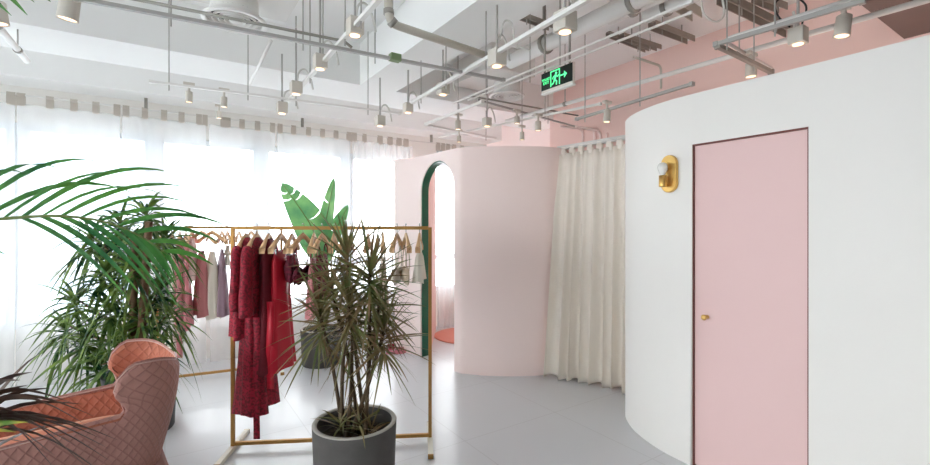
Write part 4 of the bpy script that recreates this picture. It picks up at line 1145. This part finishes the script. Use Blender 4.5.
# palm, standing out of frame at the left; one frond reaches in
pc = Vector((-2.05, 1.42, 0))
root = thing('potted_palm', 'feathery green palm whose frond arches in from the left edge', 'potted plant', pc)
pot_concrete(root, 0.2, 0.4, 'darkpot')
m = MB(); m.tube([(0, 0, 0.3), (0.02, 0.02, 0.9), (0.03, 0.02, 1.35)], [0.04, 0.035, 0.028], 10); m.build('trunk', M['trunk'], root, smooth=True)
rng = R(9)
def frond(pts, Lmax, upv, dnv, nleaf, w=0.011, droop=0.35, t0=0.18, uscale=1.0, dscale=1.0, dstart=0.0):
    cp = catmull([Vector(p) - pc for p in pts], 10); at, L = resample(cp, 0)
    m = MB(); m.tube([at(L * i / 24) for i in range(25)], [0.008 * (1 - 0.8 * i / 24) + 0.001 for i in range(25)], 7); fr = m.build('frond', M['rachis'], root, smooth=True)
    m = MB()
    for i in range(nleaf):
        t = t0 + (1 - t0) * (i + 0.5) / nleaf
        s = t * L; p = at(s); tg = (at(s + 0.02) - at(s - 0.02)).normalized()
        prof = math.sin(PI * min(1, 0.22 + 0.78 * ((t - t0) / (1 - t0)))) ** 0.7
        prof = max(0.26, prof)
        for sv, sc_ in ((upv, uscale), (dnv, dscale)):
            if sc_ == dscale and sv is dnv and t < dstart: continue
            d = (tg * (0.55 + 0.75 * t) + sv * rng.uniform(0.9, 1.1)).normalized()
            leaf_arch(m, p, d, Lmax * prof * sc_ * rng.uniform(0.92, 1.05), w, droop * rng.uniform(0.8, 1.3), rng, 9, side=tg - sv * 0.3 + Vector((0, rng.uniform(-0.5, 0.2), 0)))
    m.build('leaflets', M['palm'], fr, smooth=True)
base = pc + Vector((0.03, 0.02, 1.35))
frond([base, PD(-60, 226, 1.46), PD(0, 219, 1.50), PD(60, 216, 1.54), PD(105, 222, 1.58), PD(140, 236, 1.62), PD(170, 256, 1.66)], 0.62, Vector((0.05, 0.15, 0.95)), Vector((0.25, 0.1, -0.6)), 17, 0.0088, 0.46, 0.12, 1.0, 0.62, 0.52)
frond([base, PD(-160, 60, 1.25), PD(-90, -20, 1.22), PD(-30, -28, 1.2), PD(40, -16, 1.2)], 0.42, Vector((0.1, 0.1, 0.9)), Vector((0.25, 0.2, -0.9)), 16, 0.008, 0.15, 0.3, 1, 0.62)
frond([base, PD(-90, 228, 1.3), PD(-55, 240, 1.3), PD(-18, 258, 1.3)], 0.24, Vector((0.4, 0.1, 0.6)), Vector((0.5, 0.1, -0.5)), 10, 0.007, 0.3, 0.3)
frond([base, pc + Vector((-0.3, 0.2, 1.9)), pc + Vector((-0.7, 0.4, 1.8))], 0.4, Vector((0, 0.5, 0.5)), Vector((0, -0.5, 0.5)), 20)
frond([base, pc + Vector((-0.2, -0.3, 1.9)), pc + Vector((-0.4, -0.7, 1.8))], 0.4, Vector((0.5, 0, 0.5)), Vector((-0.5, 0, 0.5)), 20)

# dark cordyline, lower left corner
pc = Vector((-1.44, 1.28, 0))
root = thing('potted_cordyline', 'dark burgundy cordyline with strappy leaves in the lower left corner', 'potted plant', pc)
pot_concrete(root, 0.17, 0.34, 'darkpot')
hc = PD(-42, 440, 1.28) - pc
m = MB(); m.tube(catmull([(0, 0, 0.25), hc * 0.5 + Vector((0, 0, 0.2)), hc], 6), 0.018, 8); m.build('cane', M['cane'], root, smooth=True)
rng = R(77); m = MB(); m2 = MB()
tips = [(32, 372, 1.22), (28, 385, 1.35), (50, 388, 1.3), (70, 402, 1.25), (82, 404, 1.4), (94, 416, 1.28), (96, 430, 1.45), (118, 440, 1.3), (108, 448, 1.2), (112, 462, 1.35), (90, 470, 1.25), (60, 475, 1.2), (20, 380, 1.15), (75, 445, 1.18), (100, 438, 1.35), (54, 455, 1.15), (85, 424, 1.2), (110, 478, 1.25), (40, 400, 1.4)]
for (px, py, d) in tips:
    tip = PD(px, py, d) - pc; b0 = hc + Vector((rng.uniform(-.015, .015), rng.uniform(-.015, .015), rng.uniform(-0.05, 0.05)))
    dv = tip - b0; L = dv.length
    lift = 0.16 * L + 0.02
    pts = [b0 + dv * (i / 8) + Vector((0, 0, lift * math.sin(PI * (i / 8) ** 0.8))) for i in range(9)]
    ws = [0.010 * (0.5 + min(0.5, 2.5 * i / 8)) * (1 - (i / 8) ** 3) + 0.0008 for i in range(9)]
    m.blade(pts, ws, Vector((0.25, -0.6, 0.75)), 0.3)
crown(m, hc, rng, 26, 0.42, 0.011, 0.5, -0.2, 1.2, Vector((-0.5, -0.3, 0)))
m.build('leaf_crown', M['cord'], root, smooth=True)
for (px, py, d) in ((28, 422, 1.16), (16, 432, 1.2), (14, 418, 1.3)):
    tip = PD(px, py, d) - pc; dv = tip - hc
    m2.blade([hc + dv * (i / 6) + Vector((0, 0, 0.02 * math.sin(PI * i / 6))) for i in range(7)], [0.012 * (1 - (i / 6) ** 3) + 0.001 for i in range(7)], Vector((0.2, -0.5, 0.8)), 0.3)
m2.build('young_leaf', M['cordg'], root, smooth=True)['label'] = 'yellow green young leaves'

# banana plant near the window
pc = Vector((-1.62, 5.08, 0))
root = thing('potted_banana', 'broad leaved banana plant in a grey pot behind the racks', 'potted plant', pc)
pot_concrete(root, 0.225, 0.40, 'concrete', 'rim')
def big_leaf(p_base, p_mid, p_tip, w, side, tears, name='leaf'):
    cp = catmull([p_base, p_mid, p_tip], 14); n = len(cp); rows = []; rng = R(int(w * 1000) + len(tears))
    m = MB()
    for sgn in (-1, 1):
        rows = []; 
        for i, p in enumerate(cp):
            t = i / (n - 1); tg = (cp[min(i + 1, n - 1)] - cp[max(i - 1, 0)]).normalized()
            sd = (side - tg * side.dot(tg)).normalized(); nn = tg.cross(sd)
            ww = w * math.sin(PI * min(1, 0.04 + 0.96 * t ** 0.75)) ** 0.6 * (1 if t < 0.97 else 0.55)
            rows.append([p, p + sd * sgn * ww * 0.5 + nn * 0.012, p + sd * sgn * ww + nn * -0.01 + tg * 0.04])
        # tears: split the strip
        start = 0
        for tr in sorted([int(t_ * (n - 1)) for (t_, s_) in tears if s_ == sgn]) + [n - 1]:
            seg = [list(r_) for r_ in rows[start:tr + 1]]
            if len(seg) > 1:
                if tr != n - 1: seg[-1][2] = seg[-1][2].lerp(seg[-2][2], 0.6); seg[-1][1] = seg[-1][1].lerp(seg[-2][1], 0.15)
                m.grid(seg)
            start = tr
    lf = m.build(name, M['banana'], root, smooth=True)
    m = MB(); m.tube(cp, [0.010 * (1 - 0.8 * i / (n - 1)) + 0.001 for i in range(n)], 6); m.build('midrib', M['rachis'], lf, smooth=True)
big_leaf(PD(323, 262, 5.1) - pc, PD(311, 226, 5.05) - pc, PD(284, 186, 4.95) - pc, 0.19, Vector((0.80, 0.45, 0.35)), [(0.6, 1), (0.84, 1), (0.92, 1), (0.86, -1), (0.94, -1)])
big_leaf(PD(316, 268, 5.15) - pc, PD(325, 225, 5.2) - pc, PD(334, 181, 5.1) - pc, 0.115, Vector((0.9, -0.4, 0)), [(0.5, -1), (0.78, -1)])
big_leaf(PD(324, 268, 5.2) - pc, PD(335, 232, 5.25) - pc, PD(347, 208, 5.2) - pc, 0.10, Vector((0.9, -0.3, -0.3)), [(0.5, -1), (0.75, 1)])
for (px, py, d, dx) in ((323, 262, 5.1, -0.03), (316, 268, 5.15, 0.0), (324, 268, 5.2, 0.04)):
    m = MB(); m.tube(catmull([(dx, 0, 0.3), (dx * 1.2, 0, 0.8), PD(px, py, d) - pc], 6), [0.02 - 0.009 * k / 12 for k in range(13)], 8); m.build('stalk', M['rachis'], root, smooth=True)

# ------------------------------------------------------------------ small things on the floor
rp = Vector((0.06, 6.36, 0.0))
m = MB(); m.lathe([(0, 0.001), (0.48, 0.001), (0.5, 0.006), (0.495, 0.014), (0.46, 0.016), (0, 0.016)], rp, 64)
tag(m.build('round_rug', M['rug'], smooth=False), 'round coral rug on the floor inside the arched doorway', 'rug')
for i, (px, py, rz) in enumerate(((388.5, 350, 0.5), (396, 353.5, 0.25))):
    p = PZ(px, py, 0.0)
    root = thing('slipper', ('pink slipper half behind the spiky leaves, left of the pair', 'pink slipper beside the blush wall, right of the pair')[i], 'slipper', (p.x, p.y, 0.002), rz, 'pair of pink slippers')
    out = []
    for k in range(24):
        a = 2 * PI * k / 24; x = 0.12 * math.cos(a); y = (0.042 + 0.008 * math.cos(a)) * math.sin(a)
        out.append((x, y))
    m = MB(); m.grid([[(x, y, 0.0) for x, y in out], [(x * 1.02, y * 1.03, 0.012) for x, y in out], [(x, y, 0.026) for x, y in out], [(x * 0.5, y * 0.5, 0.028) for x, y in out]], closed=True)
    m.f.append(tuple(range(24))[::-1]); m.mi.append(0); m.f.append(tuple(range(72, 96))); m.mi.append(0)
    m.build('sole', M['shoe'], root, smooth=True)
    m = MB(); rows = []
    for x in (-0.005, 0.03, 0.065, 0.095):
        hh = 0.055 - 0.12 * abs(x - 0.03); wv = 0.05 if x < 0.08 else 0.036
        rows.append([(x, wv * math.cos(PI * k / 10), 0.02 + hh * math.sin(PI * k / 10)) for k in range(11)])
    m.grid(rows); o = m.build('upper_band', M['shoeband' if i == 0 else 'shoe'], root, smooth=True); o.modifiers.new('t', 'SOLIDIFY').thickness = 0.004

# ------------------------------------------------------------------ outside: pale towers beyond the glass
def tower(c, w, d, h, label):
    root = thing('apartment_tower', label, 'building', c, RA * 0.7)
    m = MB(); m.box((0, 0, h / 2 - 20), (w, d, h)); m.build('facade', M['tower'], root)
    m = MB()
    for k in range(int(h / 3.2)): m.box((0, -d / 2 - 0.02, -19 + 3.2 * k), (w * 0.92, 0.1, 1.5))
    o = m.build('window_bands', mat('tower_glass', srgb(140, 154, 170), 0.3), root); o['kind'] = 'stuff'
tower(W(-24, 34), 14, 10, 40, 'pale apartment tower faintly visible through the curtain at the left edge')
tower(W(-9, 46), 12, 10, 34, 'pale apartment tower faintly visible through the curtain behind the rear rack')

# ------------------------------------------------------------------ light, world, camera
w = bpy.data.worlds.new('daylight'); SC.world = w; w.use_nodes = True
nt = w.node_tree; bg = nt.nodes['Background']
tc = nt.nodes.new('ShaderNodeTexCoord'); sx = nt.nodes.new('ShaderNodeSeparateXYZ'); nt.links.new(tc.outputs['Generated'], sx.inputs[0])
cr = nt.nodes.new('ShaderNodeValToRGB'); mr = nt.nodes.new('ShaderNodeMapRange')
mr.inputs['From Min'].default_value = -0.3; mr.inputs['From Max'].default_value = 0.8
nt.links.new(sx.outputs['Z'], mr.inputs['Value']); nt.links.new(mr.outputs[0], cr.inputs[0])
cr.color_ramp.elements[0].color = (0.68, 0.69, 0.70, 1); cr.color_ramp.elements[0].position = 0.1
cr.color_ramp.elements[1].color = (1.0, 0.985, 0.965, 1); cr.color_ramp.elements[1].position = 0.4
nt.links.new(cr.outputs[0], bg.inputs['Color']); bg.inputs['Strength'].default_value = 6.0

def lamp(name, kind, loc, energy, col, size=0.05):
    l = bpy.data.lights.new(name, kind); l.energy = energy; l.color = col
    if kind == 'POINT': l.shadow_soft_size = size
    o = bpy.data.objects.new(name, l); COL.objects.link(o); o.location = loc; return o
lamp('fitting_room_lamp', 'POINT', (1.72, 4.95, 1.95), 45, (1, 0.72, 0.54), 0.06)
lamp('changing_room_fill', 'POINT', (2.45, 2.7, 1.8), 9, (1, 0.95, 0.9), 0.08)  # unseen fill light, added to brighten the right ceiling and salmon wall

cam = bpy.data.cameras.new('camera'); co = bpy.data.objects.new('camera', cam); COL.objects.link(co)
cam.sensor_width = 36.0; cam.lens = 36.0 * F / 930.0
co.location = (0, 0, H); co.rotation_euler = (PI / 2, 0, 0)
cam.shift_y = -(232.5 - HY) / 930.0
cam.clip_start = 0.05; cam.clip_end = 300
SC.camera = co
vs = SC.view_settings
vs.view_transform = 'Standard'; vs.look = 'None'; vs.gamma = 1.0; vs.use_curve_mapping = False; vs.exposure = 0.68
SC.cycles.use_denoising = True
SC.cycles.max_bounces = 14; SC.cycles.diffuse_bounces = 8; SC.cycles.transparent_max_bounces = 24
SC.cycles.sample_clamp_indirect = 6.0
